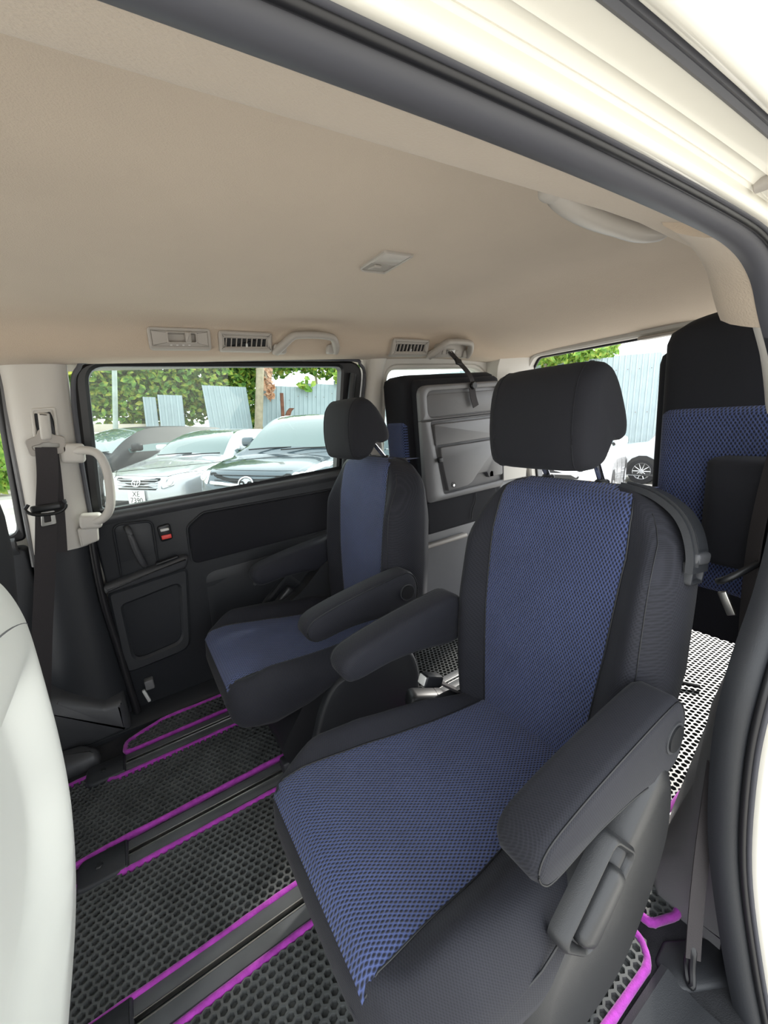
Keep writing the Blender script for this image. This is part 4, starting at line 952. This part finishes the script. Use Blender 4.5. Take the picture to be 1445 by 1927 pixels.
def corr_panel(w, h, pitch=.16, dep=.03, tilt=0.0):
    P = []; n = int(round(w / pitch)); 
    for i in range(n):
        x = i * pitch; P += [(x, 0), (x + pitch * .30, 0), (x + pitch * .38, dep), (x + pitch * .92, dep)]
    P.append((n * pitch, 0))
    P = P + [(a, b + .004) for a, b in P[::-1]]
    return loft([[(a + tilt * z, b, z) for a, b in P] for z in (0, h)])
def fence_run(p0, p1, tops, label, group, z0=0.05, w=1.28, tl=0.0, own={}):
    L = math.hypot(p1[0] - p0[0], p1[1] - p0[1]); n = int(L / w); h = math.atan2(p1[1] - p0[1], p1[0] - p0[0])
    for i in range(n):
        s = i * w; top = lerp(s / L, [0, 1], tops) + .03 * ((i * 7) % 3 - 1)
        r = oroot('fence_panel', own.get(i, label), 'fence', p0[0] + cos(h) * s, p0[1] + sin(h) * s, z0, h, group)
        obj('corrugated_sheet', corr_panel(w, top - z0, tilt=tl), FENCE, r, sharp=20)
        for zz in (.5, (top - z0) * .5, top - z0 - .45):
            for k in range(4): obj('screw_head', cyl((.10 + k * .32, -.002, zz), .012, (0, -1, 0), .006, 8), RUST, r)
fence_run((4.05, 14.0), (10.6, 14.0), (2.92, 3.45), 'pale blue corrugated fence panel behind the parked cars', 'fence panels behind the parked cars', tl=.06, own={0: 'pale blue corrugated fence panel behind the rusty steel upright', 1: 'pale blue corrugated fence panel under the drooping broad leaves'})
fence_run((10.6, 13.4), (15.5, 4.7), (3.55, 3.60), 'pale blue corrugated fence panel seen through the tailgate window', 'fence panels behind the tailgate')
fp_ = oroot('fence_panel', 'loose pale blue corrugated sheet leaning among the vines', 'fence', 2.55, 13.6, .05, 0, 'fence panels behind the parked cars')
obj('corrugated_sheet', corr_panel(1.28, 2.72, tilt=-.09), FENCE, fp_, sharp=20)
for i, (x, w, h) in enumerate(((.75, .32, 2.35), (1.12, .64, 2.42))):
    p = oroot('fence_panel', ('narrow' if i == 0 else 'short') + ' pale corrugated sheet half buried in the vines', 'fence', x, 13.7, .05, 0, 'fence panels behind the parked cars')
    obj('corrugated_sheet', corr_panel(w, h), FENCE, p, sharp=20)
wl = oroot('low_wall', 'low cream wall of horizontal boards behind the black car', 'wall', -6.5, 13.9)
for k in range(7): obj('board', box(0, 8.2, 0, .08, k * .24, k * .24 + .225, .012), BOARD, wl)

def pole(name, label, x, y, r, h, m, tilt=.10):
    p = oroot(name, label, 'pole', x, y)
    obj('shaft', tube([(0, 0, 0), (tilt * h * .5, 0, h * .5), (tilt * h, 0, h)], [r, r * .92, r * .85], 14), m, p, sharp=70)
    obj('collar', cyl((tilt * h * .3, 0, h * .3), r * 1.1, (0, 0, 1), .08, 14), m, p)
pole('metal_pole', 'slim grey-green pole in front of the vines', -.14, 12.9, .065, 4.5, POLEG)
pole('timber_pole', 'thick weathered timber pole in front of the corrugated fence', 3.62, 13.2, .13, 5.0, POLEM)
bm_ = oroot('steel_offcut', 'rusty steel upright with a bent offcut against the fence', 'scrap steel', 4.68, 13.5)
obj('upright', box(-.05, .05, -.03, .03, 0, 2.62, .004), RUST, bm_)
obj('bent_piece', loft([[(x0 + a, b, z) for a, b in ((-.06, -.03), (.10, -.03), (.10, .03), (-.06, .03))] for x0, z in ((.02, 1.3), (.06, 1.7), (.20, 2.05), (.30, 2.15))]), RUST, bm_)
obj('stay_bar', tube([(-.85, .0, 1.4), (-.62, .0, 2.7)], .02, 8), POLEG, bm_)

def foliage(n, fn, s0, s1, seed):
    rng = random.Random(seed); V = []; F = []
    for _ in range(n):
        c = Vector(fn(rng)); s = rng.uniform(s0, s1)
        a = Vector((rng.gauss(0, 1), rng.gauss(0, .6), rng.gauss(-.35, .7))).normalized(); nrm = Vector((rng.gauss(0, .6), rng.gauss(-1, .6), rng.gauss(.5, .6)))
        b = a.cross(nrm).normalized(); nn = b.cross(a); k = len(V)
        V += [tuple(c - a * s * .5), tuple(c + b * s * .30 + nn * s * .06 - a * s * .12), tuple(c + b * s * .22 + nn * s * .05 + a * s * .22), tuple(c + a * s * .55 - nn * s * .05), tuple(c - b * s * .22 + nn * s * .05 + a * s * .22), tuple(c - b * s * .30 + nn * s * .06 - a * s * .12)]
        F += [(k, k + 1, k + 2, k + 3), (k, k + 3, k + 4, k + 5)]
    return V, F
def bush(name, label, x, y, n, fn, s0, s1, seed, m, trunk=None, group='vines and bushes around the car park'):
    b = oroot(name, label, 'plant', x, y, 0, 0, group)
    f = quick_mesh('foliage', foliage(n, fn, s0, s1, seed), m, b); f['kind'] = 'stuff'
    if trunk: obj('stem', tube(catmull([Vector(t) for t in trunk], 4), .045, 8), POLEM, b)
    return b
def blob(cx, cz, rx, ry, rz):
    def f(r):
        while True:
            a, b, c = r.uniform(-1, 1), r.uniform(-1, 1), r.uniform(-1, 1)
            if .25 < a * a + b * b + c * c < 1: return (cx + a * rx, b * ry, cz + c * rz)
    return f
def multi(L):
    def f(r):
        return r.choice(L)(r)
    return f
bush('vine_thicket', 'broad thicket of yellow-green vines behind the low wall', .6, 14.4, 9500, multi([blob(-1.2, 3.0, 1.3, .7, 1.2), blob(.2, 3.1, 1.5, .8, 1.5), blob(.9, 3.4, 1.4, .7, 1.4), blob(2.0, 3.4, 1.3, .7, 1.3), blob(.3, 2.3, 2.2, .6, .8), blob(-.1, 4.2, 2.6, .8, 1.0)]), .11, .26, 1, LEAF, [(.2, 0, 0), (.3, 0, 1.5), (0, 0, 3.2)])
bush('vine_thicket', 'dense vines hanging over the corrugated fence top', 6.4, 14.6, 7000, multi([blob(-3.0, 3.9, 1.3, .6, 1.0), blob(-1.6, 4.1, 1.5, .6, .9), blob(.4, 4.2, 1.6, .6, .9), blob(2.2, 4.5, 1.6, .6, .9), blob(-2.7, 2.4, .8, .3, 1.3)]), .11, .26, 2, LEAF, [(0, .3, 0), (.2, .3, 2), (0, .2, 4)])
bush('dried_vine', 'bunch of dried brown leaves hanging beside the timber pole', 4.25, 13.75, 150, multi([blob(0, 3.3, .22, .10, .5), blob(.12, 2.75, .16, .1, .35)]), .12, .24, 3, DRY, [(0, 0, 4.2), (0, 0, 3.4), (.1, 0, 2.7)])
bush('hanging_leaves', 'small sprig of broad green leaves drooping over the fence', 6.1, 13.85, 40, multi([blob(-.4, 2.95, .35, .08, .28), blob(.9, 3.25, .3, .08, .25)]), .22, .34, 4, LEAFB)
bush('vine_thicket', 'bright vines growing along fence top behind the tailgate', 12.2, 9.1, 1500, multi([blob(-.9, 3.75, 1.2, .9, .42), blob(.5, 3.85, .9, 1.1, .5), blob(1.3, 3.9, .8, 1.4, .55), blob(1.9, 4.0, .8, 1.2, .5)]), .16, .34, 5, LEAFB, [(.3, .4, 0), (.3, .4, 2), (.3, .3, 3.7)])
bush('garden_plant', 'small yellow-flowered weed at the fence foot', 13.45, 7.15, 140, multi([blob(0, .45, .18, .15, .5), blob(0, .2, .3, .2, .22)]), .12, .24, 6, LEAFB)
bush('vine_thicket', 'leafy shrub beyond the far front door window', -2.6, 12.9, 500, blob(0, 1.0, .55, .5, 1.0), .16, .3, 7, LEAFB, [(0, 0, 0), (0, 0, 1)])
lg_ = oroot('timber_sleeper', 'old dark timber sleeper lying at the fence foot', 'timber', 13.0, 6.8, 0, rad(-60))
obj('beam', box(-.9, .9, -.12, .12, 0, .26, .02), POLEM, lg_)
for k in range(4): obj('grain_ridge', box(-.88, .88, -.145, -.11, .012 + k * .062, .058 + k * .062, .006), POLEM, lg_)

# ------------------------------------------------------------------ parked cars
from mathutils.bvhtree import BVHTree
def make_car(name, label, ex, ey, theta, L, W, H, hood, nose, wsb, wst, rgt, rgb, tail, paint, front, lift=0.0, roof_w=.62):
    """ex, ey = nose position, theta = yaw of the nose from straight towards the van"""
    f = (-sin(theta), -cos(theta)); h = math.atan2(f[1], f[0])
    R = oroot(name, label, 'car', ex - f[0] * L / 2, ey - f[1] * L / 2, lift, h, 'parked cars')
    w = W / 2; X = L / 2; belt = hood + .02
    # x, z top, half width top, z belt, half width belt, half width mid, z sill
    S = [(X, nose * .80, w * .45, nose * .70, w * .52, w * .56, .30),
         (X - .05, nose * .93, w * .60, nose * .82, w * .72, w * .76, .22),
         (X - .16, nose * 1.0, w * .72, nose * .92, w * .86, w * .90, .19),
         (X - .45, nose + (hood - nose) * .35, w * .78, nose, w * .94, w * .985, .18),
         (X - .85, nose + (hood - nose) * .68, w * .80, hood * .93, w * .95, w, .18),
         (wsb, hood, w * .80, hood * .97, w * .94, w, .18),
         (wsb * .55 + wst * .45, hood + (H - hood) * .58, w * .73, belt, w * .93, w, .18),
         (wst, H - .045, w * roof_w, belt + .01, w * .925, w, .18),
         (wst * .6 + rgt * .4, H, w * roof_w, belt + .02, w * .925, w, .18),
         (wst * .25 + rgt * .75, H - .01, w * roof_w, belt + .03, w * .925, w, .18),
         (rgt, H - .06, w * roof_w * .97, belt + .04, w * .92, w * .99, .18),
         (rgb, tail + .06, w * .72, tail, w * .88, w * .96, .20),
         (-X + .12, tail, w * .72, tail * .9, w * .84, w * .92, .24),
         (-X, tail * .85, w * .6, tail * .7, w * .7, w * .76, .30)]
    def ring(s):
        x, zt, wt, zb_, wb, wm, zs = s; zm = zs + (zb_ - zs) * .55
        half = [(0, zt), (wt * .55, zt - .006), (wt * .92, zt - .03), (wt * 1.0, zt - .06 if zt - zb_ > .2 else zt - .035), (wb, zb_ if zb_ < zt - .06 else zt - .06), (wm, zm + .06), (wm * .995, zs + .12), (wm * .93, zs), (0, zs)]
        return half
    SU, RU = 5, 3
    C = [ring(s) for s in S]; NS, NP = len(S), len(C[0])
    grid = []
    cols = []
    for j in range(NP): cols.append(catmull([(S[i][0], C[i][j][0], C[i][j][1]) for i in range(NS)], SU))
    rows = []
    for i in range(len(cols[0])): rows.append(catmull([cols[j][i] for j in range(NP)], RU))
    nI, nJ = len(rows), len(rows[0])
    G = {'body': ([], []), 'windshield': ([], []), 'side_window': ([], []), 'rear_window': ([], [])}
    allV = []; allF = []
    for sgn in (1, -1):
        b0 = len(allV)
        for r in rows: allV += [(p.x, sgn * p.y, p.z) for p in r]
        for i in range(nI - 1):
            for j in range(nJ - 1):
                a = b0 + i * nJ + j; q = [a, a + 1, a + nJ + 1, a + nJ]; allF.append(q)
                si, pj = i / SU, j / RU
                key = 'body'
                if 5.1 <= si < 6.95 and pj < 2.6: key = 'windshield'
                elif 10.1 <= si < 10.95 and pj < 2.6: key = 'rear_window'
                elif 3.35 <= pj < 3.95 and 5.8 <= si < 10.5 and not (8.15 <= si < 8.55) and not (9.35 < si < 9.6): key = 'side_window'
                G[key][1].append(q)
    o2 = nI * nJ
    for i0 in (0, (nI - 1) * nJ):
        for j in range(nJ - 1):
            q = [i0 + j, i0 + j + 1, o2 + i0 + j + 1, o2 + i0 + j]; allF.append(q); G['body'][1].append(q)
    for key, (v, F) in G.items():
        if not F: continue
        if key == 'side_window':
            groups = {}
            for q in F:
                sgn = 0 if q[0] < nI * nJ else 1; i = (q[0] % (nI * nJ)) // nJ; si = i / SU
                groups.setdefault((sgn, 0 if si < 8.2 else (1 if si < 9.45 else 2)), []).append(q)
            for gF in groups.values():
                used = sorted({k for q in gF for k in q}); mp = {k: n for n, k in enumerate(used)}
                obj('side_window', ([allV[k] for k in used], [[mp[k] for k in q] for q in gF]), CARGL, R, sharp=80, merge=True)
            continue
        used = sorted({k for q in F for k in q}); mp = {k: n for n, k in enumerate(used)}
        obj(key, ([allV[k] for k in used], [[mp[k] for k in q] for q in F]), paint if key == 'body' else CARGL, R, sharp=60, merge=True)
    pass
    bvh = BVHTree.FromPolygons([Vector(v) for v in allV], allF)
    def hit_front(y, z, off):
        r = bvh.ray_cast(Vector((X + 1, y, z)), Vector((-1, 0, 0)))
        if r[0] is None: return None
        return r[0] + Vector((off, 0, 0)) if r[1] is None else r[0] + (r[1] if r[1].x > 0 else -r[1]) * off
    def hit_side(x, z, off, sg):
        r = bvh.ray_cast(Vector((x, sg * (w + 1), z)), Vector((0, -sg, 0)))
        return None if r[0] is None else r[0] + Vector((0, sg * off, 0))
    def patch(n, poly, m, off, hit, parent=None, r=.02):
        P = rpoly(poly, r, 4); c = sum((Vector(p) for p in P), Vector((0, 0))) / len(P); rings = []
        for k in (1, .8, .55, .3, .08):
            rg = []
            for p in P:
                q = c + (Vector(p) - c) * k; hp = hit(q.x, q.y, off)
                if hp is None: hp = hit(c.x, c.y, off)
                if hp is None: return None
                rg.append(tuple(hp))
            rings.append(rg)
        return obj(n, loft(rings, cap0=False), m, parent or R, sharp=80)
    def line(n, pts, m, rr, hit, parent=None, off=.005, closed=False, sub=4):
        H_ = [hit(a, b, off) for a, b in pts]
        H_ = [p for p in H_ if p is not None]
        if len(H_) < 2: return None
        return obj(n, tube(catmull(H_, sub, closed), rr, 6, closed), m, parent or R, sharp=80)
    hs = lambda a, b, off: hit_side(a, b, off, 1); hs2 = lambda a, b, off: hit_side(a, b, off, -1)
    # wheels and arches
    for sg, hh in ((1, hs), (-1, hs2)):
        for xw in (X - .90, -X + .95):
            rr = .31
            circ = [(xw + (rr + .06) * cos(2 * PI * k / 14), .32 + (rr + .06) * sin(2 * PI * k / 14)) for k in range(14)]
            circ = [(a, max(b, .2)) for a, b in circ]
            patch('arch_dark_patch', circ, BLKTXT, .004, hh, r=.001)  # black patch on the body side, standing in for the dark arch hollow
            wy = sg * (w - .10)
            def lathe(P, n=28): return loft([[(xw + a * cos(2 * PI * k / n), wy + sg * b, .31 + a * sin(2 * PI * k / n)) for k in range(n)] for a, b in P], loop=True)
            wheel = obj('wheel', lathe([(.20, -.10), (.30, -.10), (.315, -.07), (.315, .07), (.30, .105), (.215, .112), (.20, .09)]), TYRE, R, sharp=50)
            obj('rim', lathe([(.205, -.05), (.205, .10), (.195, .112), (.185, .10), (.180, -.05)]), ALLOY, wheel, sharp=50)
            obj('hub', cyl((xw, wy + sg * .10, .31), .045, (0, sg, 0), .03, 16, .005), ALLOY, wheel)
            for k in range(10):
                a = 2 * PI * k / 10
                obj('spoke', tube([(xw + .03 * cos(a), wy + sg * .102, .31 + .03 * sin(a)), (xw + .19 * cos(a), wy + sg * .098, .31 + .19 * sin(a))], .011, 6), ALLOY, wheel)
            obj('brake_disc', cyl((xw, wy + sg * .02, .31), .17, (0, sg, 0), .02, 20), BLKTXT, wheel)
    # mirrors, handles, wipers, door lines
    for sg in (1, -1):
        mx = wsb - .45
        p = hit_side(mx, belt + .05, .0, sg)
        if p is not None:
            mi = obj('mirror', rbox((mx, sg * (w + .02), belt + .10), (.14, .22, .15), .05), paint, R)
            obj('mirror_base', rbox((mx + .02, sg * (w - .10), belt + .04), (.10, .10, .05), .015), BLKTXT, mi)
        hh = hs if sg > 0 else hs2
        for xx in (wsb - .50, wsb - 1.45, wsb - 2.35): line('door_gap', [(xx, .30), (xx - .02, .5), (xx, .75), (xx - .01, belt - .02)], BLKTXT, .004, hh, off=.0)
        for xx in (wsb - 1.30, wsb - 2.20): line('door_handle', [(xx, belt - .10), (xx + .10, belt - .095), (xx + .2, belt - .10)], paint, .014, hh, off=.012)
    for y0, y1 in ((-.55, .05), (-.05, .60)):
        obj('wiper', tube([(wsb + .05, y0 * w / .85, hood + .012), (wsb - .02, (y0 + y1) / 2 * w / .85, hood + .035), (wsb - .06, y1 * w / .85, hood + .045)], .010, 6), BLKTXT, R)
    hl = line('hood_gap', [(y * w, nose * .965) for y in np.linspace(-.62, .62, 13)], BLKTXT, .004, hit_front, off=.0)
    front(dict(R=R, patch=patch, line=line, hf=hit_front, w=w, X=X, nose=nose, hood=hood, W=W))
    return R

def plate_text(k, txt, y, z):
    """white registration plate on the bumper"""
    p = k['hf'](y, z, .03)
    pl = obj('number_plate', rbox((p.x, p.y, p.z), (.012, .30, .215), .004), PLATEW, k['R'])
    if txt: text('plate_lettering', txt, .115, lambda a, b, d: (p.x + .0065 + d, p.y + a, p.z + b), BLKTXT, pl)
def ellipse(cy, cz, a, b, n=16): return [(cy + a * cos(2 * PI * k / n), cz + b * sin(2 * PI * k / n)) for k in range(n)]
def corolla_front(k):
    w, n = k['w'], k['nose']
    g = k['patch']('grille', [(-.34, n * .70), (.34, n * .70), (.40, n * .93), (-.40, n * .93)], BLKTXT, .004, k['hf'])
    for i in range(4):
        z = n * (.74 + .05 * i); k['line']('grille_bar', [(y, z) for y in np.linspace(-.36, .36, 9)], SILVERP, .008, k['hf'], g, .010)
    e = k['line']('emblem', ellipse(0, n * .835, .075, .05), CHROME, .007, k['hf'], None, .022, True, 2)
    k['line']('emblem_loop', ellipse(0, n * .825, .025, .045), CHROME, .006, k['hf'], e, .022, True, 2)
    k['line']('emblem_arch', ellipse(0, n * .857, .055, .020), CHROME, .006, k['hf'], e, .022, True, 2)
    for s in (-1, 1):
        hl = k['patch']('headlamp', [(s * .44, n * .74), (s * .62, n * .80), (s * .86, n * 1.03), (s * .72, n * 1.02), (s * .48, n * .95)], LAMPG, .006, k['hf'], r=.03)
        if hl:
            k['line']('lamp_reflector', ellipse(s * .55, n * .87, .055, .05), CHROME, .010, k['hf'], hl, .010, True, 2)
            k['line']('lamp_edge', [(s * .44, n * .74), (s * .62, n * .80), (s * .84, n * 1.01), (s * .70, n * 1.02), (s * .48, n * .95)], BLKTXT, .003, k['hf'], hl, .006, True)
        k['patch']('fog_lamp', [(s * .58, .30), (s * .74, .33), (s * .72, .42), (s * .60, .40)], BLKTXT, .004, k['hf'])
    k['patch']('lower_intake', [(-.48, .26), (.48, .26), (.46, .36), (-.46, .36)], BLKTXT, .004, k['hf'])
    plate_text(k, 'XE\n7390', 0, .42)
def mazda_front(k):
    w, n = k['w'], k['nose']
    g = k['patch']('grille', [(-.46, n * .60), (.46, n * .60), (.60, n * .93), (-.60, n * .93)], BLKTXT, .004, k['hf'])
    for z in (.68, .755, .83, .90): k['line']('grille_bar', [(y, n * z) for y in np.linspace(-.5, .5, 9)], DGREY, .006, k['hf'], g, .008)
    k['line']('chrome_bar', [(y, n * (.76 + .06 * abs(y))) for y in np.linspace(-.55, .55, 13)], CHROME, .026, k['hf'], g, .012)
    e = k['line']('emblem', ellipse(0, n * .78, .105, .088), CHROME, .012, k['hf'], None, .03, True, 2)
    k['patch']('emblem_ground', ellipse(0, n * .78, .09, .075, 10), SILVERP, .026, k['hf'], e, .01)
    k['line']('emblem_wings', [(-.085, n * .78 + .020), (-.045, n * .78 + .028), (0, n * .78 - .022), (.045, n * .78 + .028), (.085, n * .78 + .020)], BLKTXT, .010, k['hf'], e, .034)
    for s in (-1, 1):
        hl = k['patch']('headlamp', [(s * .62, n * .76), (s * .80, n * .82), (s * .90, n * 1.04), (s * .80, n * 1.06), (s * .60, n * .93)], LAMPG, .006, k['hf'], r=.03)
        if hl: k['line']('lamp_reflector', ellipse(s * .72, n * .88, .06, .055), CHROME, .012, k['hf'], hl, .010, True, 2)
    k['patch']('lower_intake', [(-.6, .24), (.6, .24), (.55, .42), (-.55, .42)], BLKTXT, .004, k['hf'])
    plate_text(k, '', 0, .46)
def plain_front(k):
    n = k['nose']
    k['patch']('grille', [(-.4, n * .68), (.4, n * .68), (.48, n * .9), (-.48, n * .9)], BLKTXT, .004, k['hf'])
    for s in (-1, 1): k['patch']('headlamp', [(s * .55, n * .74), (s * .76, n * .80), (s * .86, n * 1.02), (s * .52, n * .94)], LAMPG, .006, k['hf'])
    plate_text(k, '', 0, .42)
def mitsu_front(k):
    n = k['nose']
    g = k['patch']('grille', [(-.5, n * .66), (.5, n * .66), (.56, n * .92), (-.56, n * .92)], BLKTXT, .004, k['hf'])
    k['line']('grille_bar', [(y, n * .74) for y in np.linspace(-.5, .5, 9)], CHROME, .014, k['hf'], g, .010)
    for a in (90, 210, 330):
        c, s = cos(rad(a)), sin(rad(a)); q, t = cos(rad(a) - PI / 3), sin(rad(a) - PI / 3); u, v = cos(rad(a) + PI / 3), sin(rad(a) + PI / 3); r_ = .085
        k['patch']('emblem_diamond', [(0 + .004 * c, n * .80 + .004 * s), (q * r_ * .55, n * .80 + t * r_ * .55), (c * r_, n * .80 + s * r_), (u * r_ * .55, n * .80 + v * r_ * .55)], CHROME, .03, k['hf'], g, .002)
    for s in (-1, 1):
        k['patch']('headlamp', [(s * .56, n * .74), (s * .80, n * .78), (s * .86, n * 1.02), (s * .54, n * .94)], LAMPG, .006, k['hf'])
        k['patch']('fog_lamp', [(s * .62, .42), (s * .80, .44), (s * .80, .58), (s * .62, .58)], AMBER, .006, k['hf'])
    plate_text(k, '', 0, .42)

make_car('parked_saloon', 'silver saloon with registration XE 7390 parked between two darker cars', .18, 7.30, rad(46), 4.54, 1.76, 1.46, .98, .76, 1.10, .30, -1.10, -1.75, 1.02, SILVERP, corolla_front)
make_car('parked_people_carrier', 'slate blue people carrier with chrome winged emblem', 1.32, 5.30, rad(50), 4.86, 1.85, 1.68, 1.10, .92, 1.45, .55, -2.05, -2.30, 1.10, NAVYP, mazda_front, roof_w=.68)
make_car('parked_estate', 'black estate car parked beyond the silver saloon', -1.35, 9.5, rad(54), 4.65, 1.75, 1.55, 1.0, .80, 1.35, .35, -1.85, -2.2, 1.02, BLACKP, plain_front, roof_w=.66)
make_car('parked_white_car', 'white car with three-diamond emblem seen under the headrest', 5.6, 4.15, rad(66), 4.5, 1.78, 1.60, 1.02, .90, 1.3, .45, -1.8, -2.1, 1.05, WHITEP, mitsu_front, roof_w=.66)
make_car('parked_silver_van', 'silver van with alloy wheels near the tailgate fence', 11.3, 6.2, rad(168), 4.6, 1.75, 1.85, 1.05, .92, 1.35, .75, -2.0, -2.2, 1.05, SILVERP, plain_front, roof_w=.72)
